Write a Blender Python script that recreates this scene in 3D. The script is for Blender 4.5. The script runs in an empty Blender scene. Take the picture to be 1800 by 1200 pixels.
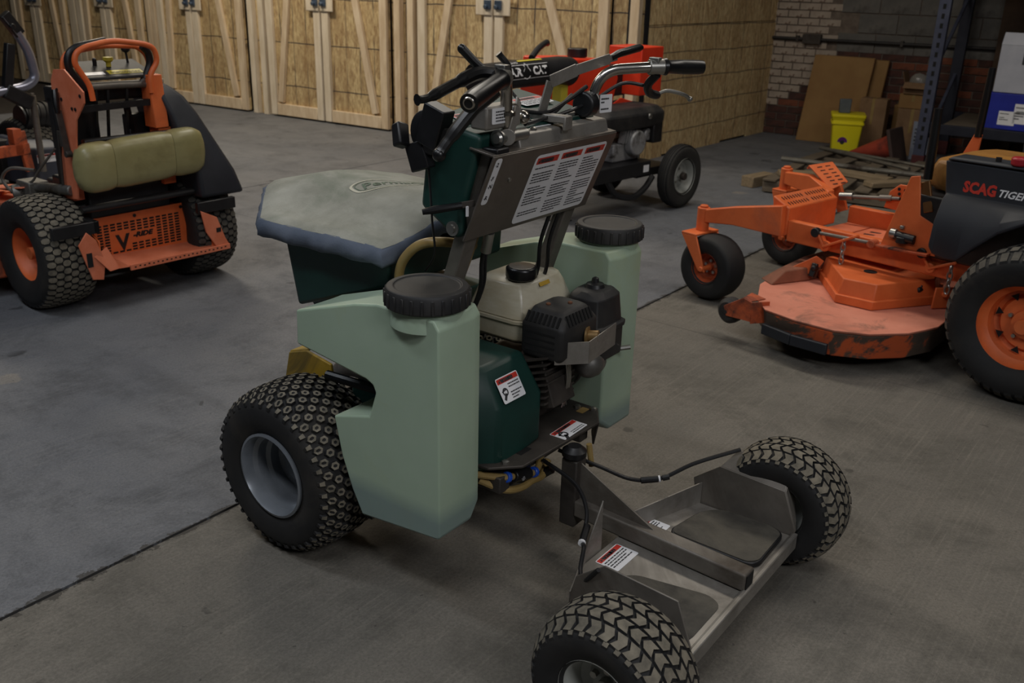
import bpy, bmesh, math, random
from mathutils import Vector, Matrix, Euler
PI = math.pi
D = bpy.data
SC = bpy.context.scene
COL = SC.collection
rnd = random.Random(7)

# ------------------------------------------------------------------ camera
cam_d = D.cameras.new('camera'); cam = D.objects.new('camera', cam_d); COL.objects.link(cam)
CAM_H, PITCH, ROLL = 1.6, math.radians(21.2), math.radians(1.5)
fw = Vector((0, math.cos(PITCH), -math.sin(PITCH)))
up0 = Vector((0, math.sin(PITCH), math.cos(PITCH))); rt0 = Vector((1, 0, 0))
rt = rt0*math.cos(ROLL) + up0*math.sin(ROLL); up = up0*math.cos(ROLL) - rt0*math.sin(ROLL)
mw = Matrix.Identity(4)
for i in range(3):
    mw[i][0], mw[i][1], mw[i][2] = rt[i], up[i], -fw[i]
mw[2][3] = CAM_H
cam.matrix_world = mw
cam_d.sensor_width = 36.0; cam_d.lens = 33.0
cam_d.clip_start = 0.05; cam_d.clip_end = 100
cam_d.dof.use_dof = True; cam_d.dof.focus_distance = 2.55; cam_d.dof.aperture_fstop = 5.6
SC.camera = cam

# ------------------------------------------------------------------ light and exposure
SC.view_settings.view_transform = 'Standard'; SC.view_settings.look = 'None'
SC.view_settings.gamma = 1.0; SC.view_settings.use_curve_mapping = False
SC.view_settings.exposure = 0.0
world = D.worlds.new('world'); SC.world = world; world.use_nodes = True
wb = world.node_tree.nodes['Background']
wb.inputs[0].default_value = (0.55, 0.62, 0.75, 1); wb.inputs[1].default_value = 0.03
def area(name, loc, sx, sy, watts, col=(1, .95, .86), rz=0.0):
    l = D.lights.new(name, 'AREA'); l.shape = 'RECTANGLE'; l.size = sx; l.size_y = sy
    l.energy = watts; l.color = col
    o = D.objects.new(name, l); COL.objects.link(o); o.location = loc; o.rotation_euler = (0, 0, math.radians(rz))
    return o
area('ceiling_lamp', (-3.5, 9.0, 4.4), 2.4, .5, 155, (1, .89, .72), -33)
area('ceiling_lamp', (0.2, 6.3, 4.4), 2.4, .5, 75, (1, .93, .82), -33)
area('ceiling_lamp', (2.9, 3.9, 4.4), 2.4, .5, 46, (1, .93, .84), -33)
area('ceiling_lamp', (-3.0, 2.6, 4.4), 2.4, .5, 46, (.86, .92, 1), -33)
area('ceiling_lamp', (-1.0, 0.2, 4.4), 2.4, .5, 52, (.92, .95, 1), -33)
area('ceiling_lamp', (2.3, -1.6, 3.7), 2.4, .8, 105, (.97, .97, 1), -33)

# ------------------------------------------------------------------ materials
def lin(c):
    def f(v):
        v = v/255.0
        return v/12.92 if v <= .04045 else ((v+.055)/1.055)**2.4
    return (f(c[0]), f(c[1]), f(c[2]), 1.0)
MATS = {}
class NT:
    def __init__(s, name):
        s.m = D.materials.new(name); s.m.use_nodes = True; s.t = s.m.node_tree; s.n = s.t.nodes; s.l = s.t.links
        s.b = s.n['Principled BSDF']
    def new(s, typ, **kw):
        n = s.n.new(typ)
        for k, v in kw.items(): setattr(n, k, v)
        return n
    def put(s, n, **kw):
        for k, v in kw.items():
            n.inputs[k.replace('_', ' ')].default_value = v
        return n
    def link(s, a, b): s.l.new(a, b)
    def noise(s, vec, scale, detail=5, rough=.6, dist=0):
        n = s.new('ShaderNodeTexNoise'); n.inputs['Scale'].default_value = scale
        n.inputs['Detail'].default_value = detail; n.inputs['Roughness'].default_value = rough
        n.inputs['Distortion'].default_value = dist
        s.link(vec, n.inputs['Vector']); return n.outputs['Fac']
    def ramp(s, fac, p0, p1, c0=(0, 0, 0, 1), c1=(1, 1, 1, 1)):
        r = s.new('ShaderNodeValToRGB'); e = r.color_ramp.elements
        e[0].position = p0; e[0].color = c0; e[1].position = p1; e[1].color = c1
        s.link(fac, r.inputs[0]); return r.outputs['Color']
    def mix(s, fac, a, b, mode='MIX'):
        m = s.new('ShaderNodeMixRGB', blend_type=mode)
        for i, x in ((0, fac), (1, a), (2, b)):
            if isinstance(x, (int, float)): m.inputs[i].default_value = x
            elif isinstance(x, tuple): m.inputs[i].default_value = x
            else: s.link(x, m.inputs[i])
        return m.outputs[0]
    def math(s, op, a, b=None, c=None):
        m = s.new('ShaderNodeMath', operation=op)
        for i, x in enumerate((a, b, c)):
            if x is None: continue
            if isinstance(x, (int, float)): m.inputs[i].default_value = x
            else: s.link(x, m.inputs[i])
        return m.outputs[0]
    def coords(s, which='Object', scale=None):
        t = s.new('ShaderNodeTexCoord').outputs[which]
        if scale:
            mp = s.new('ShaderNodeMapping'); mp.inputs['Scale'].default_value = scale
            s.link(t, mp.inputs['Vector']); t = mp.outputs['Vector']
        return t
    def bump(s, h, strength=.3, dist=.01):
        b = s.new('ShaderNodeBump'); b.inputs['Strength'].default_value = strength; b.inputs['Distance'].default_value = dist
        s.link(h, b.inputs['Height']); s.link(b.outputs[0], s.b.inputs['Normal'])
def mat(name, c1, c2=None, rough=.5, metal=0.0, scale=6.0, bump=0.0, dirt=None, stretch=None, spec=None, dscale=2.5, dpos=(.52, .68), bscale=40):
    if name in MATS: return MATS[name]
    t = NT(name); v = t.coords('Object', stretch)
    c2 = c2 or tuple(min(255, x*1.15+4) for x in c1)
    n = t.noise(v, scale)
    col = t.ramp(n, .35, .68, lin(c1), lin(c2))
    if dirt:
        d = t.noise(v, dscale, 7, .68, .6)
        f = t.ramp(d, dpos[0], dpos[1])
        col = t.mix(f, col, lin(dirt))
        r = t.mix(f, (rough,)*3+(1,), (min(.95, rough+.25),)*3+(1,))
        t.link(r, t.b.inputs['Roughness'])
    else:
        t.b.inputs['Roughness'].default_value = rough
    t.b.inputs['Metallic'].default_value = metal
    if spec is not None: t.b.inputs['Specular IOR Level'].default_value = spec
    t.link(col, t.b.inputs['Base Color'])
    if bump: t.bump(t.noise(v, bscale, 3), bump, .004)
    MATS[name] = t.m
    return t.m

# ------------------------------------------------------------------ mesh builder
def rotm(rx=0, ry=0, rz=0): return Euler((math.radians(rx), math.radians(ry), math.radians(rz))).to_matrix()
def frame_for(d, upv=(0, 0, 1)):
    d = Vector(d).normalized(); u = Vector(upv)
    if abs(d.dot(u)) > .98: u = Vector((1, 0, 0))
    s = d.cross(u).normalized(); return d, s, s.cross(d).normalized()
class MB:
    def __init__(s): s.v = []; s.f = []; s.mi = []
    def add(s, vs, fs, mi=0):
        k = len(s.v); s.v.extend([tuple(v) for v in vs]); s.f.extend([tuple(i+k for i in f) for f in fs]); s.mi.extend([mi]*len(fs)); return s
    def bx(s, x0, x1, y0, y1, z0, z1, mi=0):
        vs = [(x, y, z) for x in (x0, x1) for y in (y0, y1) for z in (z0, z1)]
        return s.add(vs, [(0, 1, 3, 2), (4, 6, 7, 5), (0, 4, 5, 1), (2, 3, 7, 6), (0, 2, 6, 4), (1, 5, 7, 3)], mi)
    def box(s, c, size, R=None, mi=0):
        c = Vector(c); h = Vector(size)/2
        vs = []
        for x in (-1, 1):
            for y in (-1, 1):
                for z in (-1, 1):
                    p = Vector((x*h.x, y*h.y, z*h.z))
                    if R is not None: p = R @ p
                    vs.append(c+p)
        return s.add(vs, [(0, 1, 3, 2), (4, 6, 7, 5), (0, 4, 5, 1), (2, 3, 7, 6), (0, 2, 6, 4), (1, 5, 7, 3)], mi)
    def loft(s, loops, caps=True, mi=0, closed=True):
        n = len(loops[0]); vs = [p for l in loops for p in l]; fs = []
        for i in range(len(loops)-1):
            for j in range(n if closed else n-1):
                k = (j+1) % n
                fs.append((i*n+j, i*n+k, (i+1)*n+k, (i+1)*n+j))
        if caps:
            fs.append(tuple(range(n-1, -1, -1))); b = (len(loops)-1)*n; fs.append(tuple(range(b, b+n)))
        return s.add(vs, fs, mi)
    def prism(s, poly, a, b, axis='z', mi=0, taper=None):
        def P(p, h):
            return {'z': (p[0], p[1], h), 'y': (p[0], h, p[1]), 'x': (h, p[0], p[1])}[axis]
        top = taper if taper else poly
        return s.loft([[P(p, a) for p in poly], [P(p, b) for p in top]], True, mi)
    def plate(s, pts, t, mi=0):
        pts = [Vector(p) for p in pts]; n = Vector((0, 0, 0))
        for i in range(len(pts)):
            n += (pts[i]).cross(pts[(i+1) % len(pts)])
        n.normalize(); h = n*t/2
        return s.loft([[p-h for p in pts], [p+h for p in pts]], True, mi)
    def tube(s, path, r, n=10, closed=False, caps=True, mi=0):
        path = [Vector(p) for p in path]; m = len(path); loops = []; prev = None
        for i, p in enumerate(path):
            if closed: d = path[(i+1) % m]-path[i-1]
            else: d = path[min(i+1, m-1)]-path[max(i-1, 0)]
            d.normalize()
            if prev is None: _, sd, u = frame_for(d)
            else:
                sd = prev - d*prev.dot(d)
                if sd.length < 1e-6: _, sd, u = frame_for(d)
                sd.normalize(); u = sd.cross(d).normalized()
            prev = sd; rr = r[i] if isinstance(r, (list, tuple)) else r
            loops.append([p + (sd*math.cos(2*PI*k/n) + u*math.sin(2*PI*k/n))*rr for k in range(n)])
        if closed: loops.append(loops[0]); caps = False
        return s.loft(loops, caps, mi)
    def bar(s, p, q, w, h, upv=(0, 0, 1), mi=0):
        p = Vector(p); q = Vector(q); d, sd, u = frame_for(q-p, upv)
        L = lambda c: [c+sd*w/2+u*h/2, c-sd*w/2+u*h/2, c-sd*w/2-u*h/2, c+sd*w/2-u*h/2]
        return s.loft([L(p), L(q)], True, mi)
    def lathe(s, prof, c=(0, 0, 0), axis=(0, 1, 0), n=32, mi=0, caps=True):
        c = Vector(c); d, a, b = frame_for(axis)
        loops = [[c + d*h + (a*math.cos(2*PI*k/n)+b*math.sin(2*PI*k/n))*max(r, 1e-4) for k in range(n)] for r, h in prof]
        return s.loft(loops, caps, mi)
    def cyl(s, p, q, r, n=16, mi=0, r2=None):
        p = Vector(p); q = Vector(q); L = (q-p).length
        return s.lathe([(r, 0), (r2 if r2 is not None else r, L)], p, q-p, n, mi)
    def ball(s, c, r, sc=(1, 1, 1), n=14, mi=0):
        c = Vector(c); loops = []
        m = n//2+1
        for i in range(m):
            t = -PI/2+PI*i/(m-1); rr = max(math.cos(t), 1e-3)
            loops.append([c+Vector((r*sc[0]*rr*math.cos(2*PI*k/n), r*sc[1]*rr*math.sin(2*PI*k/n), r*sc[2]*math.sin(t))) for k in range(n)])
        return s.loft(loops, True, mi)
    def rrect(s, O, X, Y, w, h, r, t, mi=0, n=4):
        O, X, Y = Vector(O), Vector(X).normalized(), Vector(Y).normalized(); N = X.cross(Y)
        pts = []
        for cx, cy, a0 in ((w-r, h-r, 0), (r, h-r, 90), (r, r, 180), (w-r, r, 270)):
            for k in range(n+1):
                a = math.radians(a0+90*k/n); pts.append(O+X*(cx+r*math.cos(a))+Y*(cy+r*math.sin(a)))
        return s.loft([pts, [p+N*t for p in pts]], True, mi)
    def quad(s, O, X, Y, x0, x1, y0, y1, off=0, mi=0):
        O, X, Y = Vector(O), Vector(X).normalized(), Vector(Y).normalized(); N = X.cross(Y)
        return s.add([O+X*x+Y*y+N*off for x, y in ((x0, y0), (x1, y0), (x1, y1), (x0, y1))], [(0, 1, 2, 3)], mi)
    def text(s, txt, O, X, Y, size, off=.0006, mi=0, width=None, bold=0.0, align='LEFT', shear=0):
        O, X, Y = Vector(O), Vector(X).normalized(), Vector(Y).normalized(); N = X.cross(Y)
        cu = D.curves.new('t', 'FONT'); cu.body = txt; cu.size = size; cu.align_x = align; cu.resolution_u = 2; cu.offset = bold; cu.shear = shear
        ob = D.objects.new('t', cu); COL.objects.link(ob)
        dg = bpy.context.evaluated_depsgraph_get(); dg.update()
        me = ob.evaluated_get(dg).to_mesh()
        k = 1.0
        if width and len(me.vertices):
            xs = [v.co.x for v in me.vertices]; k = width/max(1e-6, max(xs)-min(xs))
        s.add([O+X*(v.co.x*k)+Y*v.co.y+N*off for v in me.vertices], [tuple(p.vertices) for p in me.polygons], mi)
        D.objects.remove(ob); D.curves.remove(cu)
        return s
    def xf(s, M):
        s.v = [tuple(M @ Vector(v)) for v in s.v]; return s
def obj(name, mb, mats, parent=None, bevel=0, label=None, angle=35, seg=2, kind=None, recalc=True):
    me = D.meshes.new(name); me.from_pydata(mb.v, [], mb.f)
    if not isinstance(mats, (list, tuple)): mats = [mats]
    for m in mats: me.materials.append(m)
    me.polygons.foreach_set('material_index', mb.mi)
    if recalc:
        b = bmesh.new(); b.from_mesh(me); bmesh.ops.recalc_face_normals(b, faces=b.faces); b.to_mesh(me); b.free()
    me.shade_smooth(); me.set_sharp_from_angle(angle=math.radians(angle))
    o = D.objects.new(name, me); COL.objects.link(o)
    if parent is not None: o.parent = parent
    if bevel:
        bv = o.modifiers.new('bevel', 'BEVEL'); bv.width = bevel; bv.segments = seg; bv.limit_method = 'ANGLE'; bv.angle_limit = math.radians(35)
        bv.harden_normals = False
    if label: o['label'] = label
    if kind: o['kind'] = kind
    return o
def thing(name, loc, rz, label, cat, group=None):
    o = D.objects.new(name, None); COL.objects.link(o); o.empty_display_size = .1
    o.location = loc; o.rotation_euler = (0, 0, math.radians(rz)); o['label'] = label; o['category'] = cat
    if group: o['group'] = group
    return o
def tag(o, label, cat, group=None):
    o['label'] = label; o['category'] = cat
    if group: o['group'] = group
    return o
def struct(name, loc=(0, 0, 0), rz=0):
    o = D.objects.new(name, None); COL.objects.link(o); o.location = loc; o.rotation_euler = (0, 0, math.radians(rz)); o['kind'] = 'structure'
    return o
def shared(name, me, parent, loc, rot=(0, 0, 0), scale=(1, 1, 1)):
    o = D.objects.new(name, me); COL.objects.link(o); o.parent = parent; o.location = loc; o.rotation_euler = rot; o.scale = scale
    return o
def fillet(path, r, n=5):
    P = [Vector(p) for p in path]; out = [P[0]]
    for i in range(1, len(P)-1):
        a = (P[i-1]-P[i]); b = (P[i+1]-P[i]); la, lb = a.length, b.length; a.normalize(); b.normalize()
        t = min(r, la*.48, lb*.48)
        p0 = P[i]+a*t; p1 = P[i]+b*t
        for k in range(n+1):
            u = k/n; out.append(p0*(1-u)**2 + P[i]*2*u*(1-u) + p1*u*u)
    out.append(P[-1]); return out
def rpoly(pts, r, n=4):
    out = []; N_ = len(pts)
    for i in range(N_):
        f = fillet([(*pts[i-1], 0), (*pts[i], 0), (*pts[(i+1) % N_], 0)], r, n)
        out += [(p.x, p.y) for p in f[1:-1]]
    return out
def spline(pts, n=6):
    P = [Vector(p) for p in pts]; Q = [P[0]*2-P[1]]+P+[P[-1]*2-P[-2]]; out = []
    for i in range(1, len(Q)-2):
        for k in range(n):
            t = k/n; a, b, c, d = Q[i-1], Q[i], Q[i+1], Q[i+2]
            out.append(.5*((2*b)+(-a+c)*t+(2*a-5*b+4*c-d)*t*t+(-a+3*b-3*c+d)*t**3))
    out.append(P[-1]); return out

# ------------------------------------------------------------------ shared palette
M_RUB = mat('tire_rubber', (20, 20, 21), (34, 33, 32), .75, dirt=(58, 53, 46), dscale=3, dpos=(.55, .8))
M_LUG = mat('tread_dust', (92, 87, 76), (132, 124, 108), .85, scale=30)
M_LUGD = mat('tread_dark', (62, 60, 56), (88, 84, 75), .85, scale=25)
M_BLK = mat('black_plastic', (17, 17, 19), (30, 30, 32), .42, scale=14)
M_BLKD = mat('dusty_black_plastic', (26, 26, 28), (48, 46, 44), .6, scale=10, dirt=(70, 66, 60), dpos=(.58, .85))
M_BLKG = mat('black_grip', (14, 14, 15), (20, 20, 21), .33)
M_STEEL = mat('stainless_steel', (138, 134, 127), (168, 163, 156), .45, .6, scale=5, dirt=(84, 76, 66), dpos=(.5, .8))
M_STEELD = mat('dull_steel', (104, 99, 92), (132, 126, 118), .5, .5, scale=6, dirt=(64, 52, 40), dpos=(.5, .78))
M_STEELB = mat('dark_steel', (56, 53, 50), (84, 78, 72), .55, .4, scale=7, dirt=(52, 40, 30), dpos=(.5, .75))
M_CHR = mat('chrome', (165, 160, 152), (190, 185, 178), .22, 1.0, scale=4)
M_ZINC = mat('zinc_bolt', (150, 148, 142), (180, 178, 172), .35, .9)
M_WHT = mat('decal_white', (228, 228, 230), (238, 238, 240), .45)
M_RED = mat('decal_red', (190, 48, 38), (205, 62, 48), .45)
M_INK = mat('decal_ink', (40, 40, 42), (56, 56, 58), .6)
M_GRN = mat('dark_green_plastic', (17, 50, 44), (23, 62, 55), .48, scale=5, dirt=(50, 64, 58), dpos=(.6, .9))
M_ORG = mat('orange_paint', (210, 98, 46), (226, 114, 60), .5, scale=7, dirt=(160, 92, 64), dpos=(.55, .85))
M_ORGD = mat('worn_orange_paint', (208, 110, 74), (224, 130, 96), .6, scale=9, dirt=(150, 92, 70), dpos=(.58, .85))
M_ORGS = mat('scuffed_orange_paint', (180, 78, 40), (198, 96, 56), .6, scale=9, dirt=(48, 40, 34), dpos=(.46, .64), dscale=5)
M_HOLE = mat('dark_slot', (10, 10, 10), (16, 15, 15), .8)

def row_print(mb, O, X, Y, x0, x1, ytop, ybot, n, fill=.45, r=None, mi=0, off=.0012):
    r = r or rnd; dy = (ytop-ybot)/n
    for i in range(n):
        y = ytop-dy*(i+.8); x = x0
        if r.random() < .12: continue
        end = x1 if r.random() < .7 else x0+(x1-x0)*r.uniform(.4, .9)
        while x < end:
            w = (x1-x0)*r.uniform(.05, .17)
            mb.quad(O, X, Y, x, min(x+w, end), y, y+dy*fill, off, mi); x += w+(x1-x0)*.022
def decal(parent, name, O, X, Y, w, h, cols=1, rows=8, head=.16, pict=False, hy=None, words='WARNING', seed=1, hcol=None, label=None):
    r = random.Random(seed); O, X, Y = Vector(O), Vector(X).normalized(), Vector(Y).normalized()
    plate = obj(name, MB().rrect(O, X, Y, w, h, min(w, h)*.07, .0006), M_WHT, parent, label=label)
    hm = MB(); pm = MB(); cw = w/cols; m = min(w, h)*.04
    for c in range(cols):
        a, b = c*cw+m, (c+1)*cw-m
        if head:
            hm.quad(O, X, Y, a, b, h*(1-head)-m, h-m, .001)
            ts = h*head*.62
            pm.text(words, O+X*(a+(b-a)*.18)+Y*(h*(1-head)-m+h*head*.25), X, Y, ts, .0014, width=(b-a)*.62, bold=.002)
            tx, ty = a+(b-a)*.06, h*(1-head)-m+h*head*.2
            N = X.cross(Y)
            pm.add([O+X*tx+Y*ty+N*.0014, O+X*(tx+h*head*.6)+Y*ty+N*.0014, O+X*(tx+h*head*.3)+Y*(ty+h*head*.6)+N*.0014], [(0, 1, 2)])
        x0 = a+(b-a)*(.42 if pict else .04)
        row_print(pm, O, X, Y, x0, b-(b-a)*.04, h*(1-head)-m*2, m*1.5, rows, .42, r)
        if pict:
            N = X.cross(Y); cx, cy, q = a+(b-a)*.2, h*.42, (b-a)*.13
            pm.lathe([(q*.62, 0), (q, 0)], O+X*cx+Y*cy+N*.0014, N, 14, caps=False)
            pm.bar(O+X*(cx-q*1.1)+Y*(cy+q*.2)+N*.0012, O+X*(cx+q*.4)+Y*(cy+q*.5)+N*.0012, q*.3, .0004, N)
            pm.bar(O+X*(cx-q*1.0)+Y*(cy-q*1.8)+N*.0012, O+X*(cx+q*.1)+Y*(cy-q*.4)+N*.0012, q*.7, .0004, N)
    if hm.v: obj('header_bar', hm, hcol or M_RED, plate, recalc=False)
    obj('print', pm, M_INK, plate, recalc=False, kind='stuff')
    return plate

def crown(R, W, k=.03, p=3.0): return lambda w: R-k*abs(2*w/W)**p
def tire(parent, c, R, W, rim_r, kind, lugmat=None, axis=1, k=.03, name='tire', rim_mat=None, rim_style='dish', side=1, lug_h=.009, rub=None, label=None):
    cx, cy, cz = c; m = MB(); cr = crown(R-.006, W, k)
    prof = []
    hw = W/2
    prof += [(rim_r*.97, -hw*.80), (rim_r*1.04, -hw*.88), (rim_r+(R-rim_r)*.35, -hw*1.0), (rim_r+(R-rim_r)*.62, -hw*1.0)]
    for q in (-.94, -.8, -.5, 0, .5, .8, .94): prof.append((cr(q*hw), q*hw))
    prof += [(rim_r+(R-rim_r)*.62, hw*1.0), (rim_r+(R-rim_r)*.35, hw*1.0), (rim_r*1.04, hw*.88), (rim_r*.97, hw*.80)]
    m.lathe(prof, c, (0, 1, 0), 56, caps=False)
    t = obj(name, m, rub or M_RUB, parent, angle=60, label=label)
    b = MB(); cr0 = cr
    def lug(poly, th0, h, tap=.86, hh=None):
        n = len(poly); ma = sum(p[0] for p in poly)/n; mw_ = sum(p[1] for p in poly)/n
        def P(a, w, r): th = th0+a/R; return (cx+r*math.cos(th), cy+w, cz+r*math.sin(th))
        lo = [P(a, w, cr(w)-.004) for a, w in poly]
        hi = [P(ma+(a-ma)*tap, mw_+(w-mw_)*tap, cr(w)+h) for a, w in poly]
        k0 = len(b.v); b.v.extend(lo+hi)
        for j in range(n):
            q = (j+1) % n; b.f.append((k0+j, k0+q, k0+n+q, k0+n+j)); b.mi.append(0)
        if hh:
            ins = [P(ma+(a-ma)*tap*.40, mw_+(w-mw_)*tap*.40, cr(w)+h) for a, w in poly]
            dn = [P(ma+(a-ma)*tap*.3, mw_+(w-mw_)*tap*.3, cr(w)+h-.002) for a, w in poly]
            b.v.extend(ins+dn)
            for j in range(n):
                q = (j+1) % n
                b.f.append((k0+n+j, k0+n+q, k0+2*n+q, k0+2*n+j)); b.mi.append(1)
                b.f.append((k0+2*n+j, k0+2*n+q, k0+3*n+q, k0+3*n+j)); b.mi.append(0)
            b.f.append(tuple(range(k0+3*n, k0+4*n))); b.mi.append(0)
        else:
            b.f.append(tuple(range(k0+n, k0+2*n))); b.mi.append(1)
    if kind == 'knob':
        n = 40
        ws = [hw*q for q in (-.80, -.60, -.40, -.20, 0, .20, .40, .60, .80)]
        for j, w in enumerate(ws):
            for i in range(n):
                a = .0128; q = .0145
                lug([(a, w-q*.5), (a, w+q*.5), (0, w+q), (-a, w+q*.5), (-a, w-q*.5), (0, w-q)], 2*PI*(i+.5*(j % 2))/n, lug_h, .84, True)
        for sgn in (-1, 1):
            for i in range(n):
                w0, w1 = sgn*hw*.88, sgn*hw*.985; q = .0085
                lug([(q, w0), (q*.7, w1), (-q*.7, w1), (-q, w0)], 2*PI*(i+.5)/n, lug_h*.8, .9)
    elif kind == 'turf':
        n = 34
        for j, w in enumerate([hw*q for q in (-.76, -.38, 0, .38, .76)]):
            f = 1 if j % 2 else -1
            for i in range(n):
                a = .0135; q = hw*.175
                lug([(a+.005*f, w-q), (a-.004*f, w-q*.15), (a+.005*f, w+q), (-a+.005*f, w+q*.9), (-a-.006*f, w+q*.1), (-a+.005*f, w-q*.9)], 2*PI*(i+.5*(j % 2))/n, lug_h, .9)
        for sgn in (-1, 1):
            for i in range(n):
                w0, w1 = sgn*hw*.90, sgn*hw*.99; q = .008
                lug([(q, w0), (q, w1), (-q, w1), (-q, w0)], 2*PI*(i+.25)/n, lug_h*.6, .9)
    elif kind == 'brick':
        n = 44
        for j, w in enumerate([hw*q for q in (-.8, -.54, -.27, 0, .27, .54, .8)]):
            for i in range(n):
                a = .0155; q = hw*.15
                lug([(a*.5, w-q), (a, w-q*.5), (a, w+q*.5), (a*.5, w+q), (-a*.5, w+q), (-a, w+q*.5), (-a, w-q*.5), (-a*.5, w-q)], 2*PI*(i+.5*(j % 2))/n, lug_h, .92)
    elif kind == 'block':
        n = 40
        for j, w in enumerate([hw*q for q in (-.85, -.5, -.17, .17, .5, .85)]):
            for i in range(n):
                a = .018; q = hw*.14
                lug([(a, w-q), (a, w+q), (-a, w+q), (-a, w-q)], 2*PI*(i+.5*(j % 2))/n, lug_h, .9)
    elif kind == 'rib':
        for w in [hw*q for q in (-.7, -.35, 0, .35, .7)]:
            q = hw*.12
            b.lathe([(cr(w)-.003, w-q), (cr(w)+.004, w-q*.8), (cr(w)+.004, w+q*.8), (cr(w)-.003, w+q)], c, (0, 1, 0), 48, mi=1, caps=False)
    if b.v: obj('tread', b, [rub or M_RUB, lugmat or M_LUG], t, angle=25, kind='stuff')
    # rim, outer side given by the sign of side
    g = MB(); s = side; o = hw*.80
    if rim_style == 'dish':
        pr = [(rim_r*1.06, s*(o+.010)), (rim_r*1.06, s*(o+.002)), (rim_r*.97, s*o), (rim_r*.93, s*(o-.012)), (rim_r*.86, s*(o-.03)), (rim_r*.82, s*(o-.05)), (rim_r*.62, s*(o-.062)), (rim_r*.5, s*(o-.055)), (rim_r*.3, s*(o-.055)), (.018, s*(o-.05)), (.018, s*(o-.03)), (.001, s*(o-.03))]
        g.lathe(pr, c, (0, 1, 0), 40, caps=False)
        g.lathe([(rim_r*1.05, -s*(o+.008)), (rim_r*.9, -s*(o-.02)), (rim_r*.8, -s*o*.3), (.02, -s*o*.3)], c, (0, 1, 0), 32, caps=False)
    elif rim_style == 'knobrim':
        pr = [(rim_r*1.05, s*(o+.012)), (rim_r*1.06, s*(o+.020)), (rim_r*1.0, s*(o+.022)), (rim_r*.97, s*(o+.012)), (rim_r*.95, s*(o-.012)), (rim_r*.86, s*(o-.022)), (rim_r*.84, s*(o-.05)), (rim_r*.74, s*(o-.058)), (rim_r*.71, s*(o-.085)), (rim_r*.55, s*(o-.09)), (rim_r*.5, s*(o-.082)), (rim_r*.25, s*(o-.082)), (.001, s*(o-.082))]
        g.lathe(pr, c, (0, 1, 0), 48, caps=False)
        g.lathe([(rim_r*1.05, -s*(o+.008)), (rim_r*.9, -s*(o-.02)), (rim_r*.8, -s*o*.3), (.02, -s*o*.3)], c, (0, 1, 0), 32, caps=False)
    elif rim_style == 'wheel':
        pr = [(rim_r*1.05, s*(o+.010)), (rim_r*1.05, s*(o+.001)), (rim_r*.98, s*(o-.004)), (rim_r*.95, s*(o-.03)), (rim_r*.83, s*(o-.05)), (rim_r*.80, s*(o-.10)), (rim_r*.7, s*(o-.105)), (rim_r*.62, s*(o-.085)), (rim_r*.36, s*(o-.085)), (rim_r*.33, s*(o-.06)), (.03, s*(o-.06)), (.03, s*(o-.02)), (.001, s*(o-.02))]
        g.lathe(pr, c, (0, 1, 0), 44, caps=False)
        g.lathe([(rim_r*1.05, -s*(o+.008)), (rim_r*.9, -s*(o-.02)), (rim_r*.8, -s*o*.3), (.02, -s*o*.3)], c, (0, 1, 0), 32, caps=False)
    rimo = obj('rim', g, rim_mat or M_STEEL, t, angle=40)
    nm = None
    for kk in range(5 if rim_style != 'knobrim' else 0):
        th = 2*PI*kk/5+.3; rr = rim_r*.42
        q = Vector((cx+rr*math.cos(th), cy+s*(o-.085 if rim_style == 'wheel' else o-.056), cz+rr*math.sin(th)))
        nut = MB(); nut.cyl(q, q+Vector((0, s*.014, 0)), .009, 6)
        obj('lug_nut', nut, M_ZINC, t)
    return t
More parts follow.
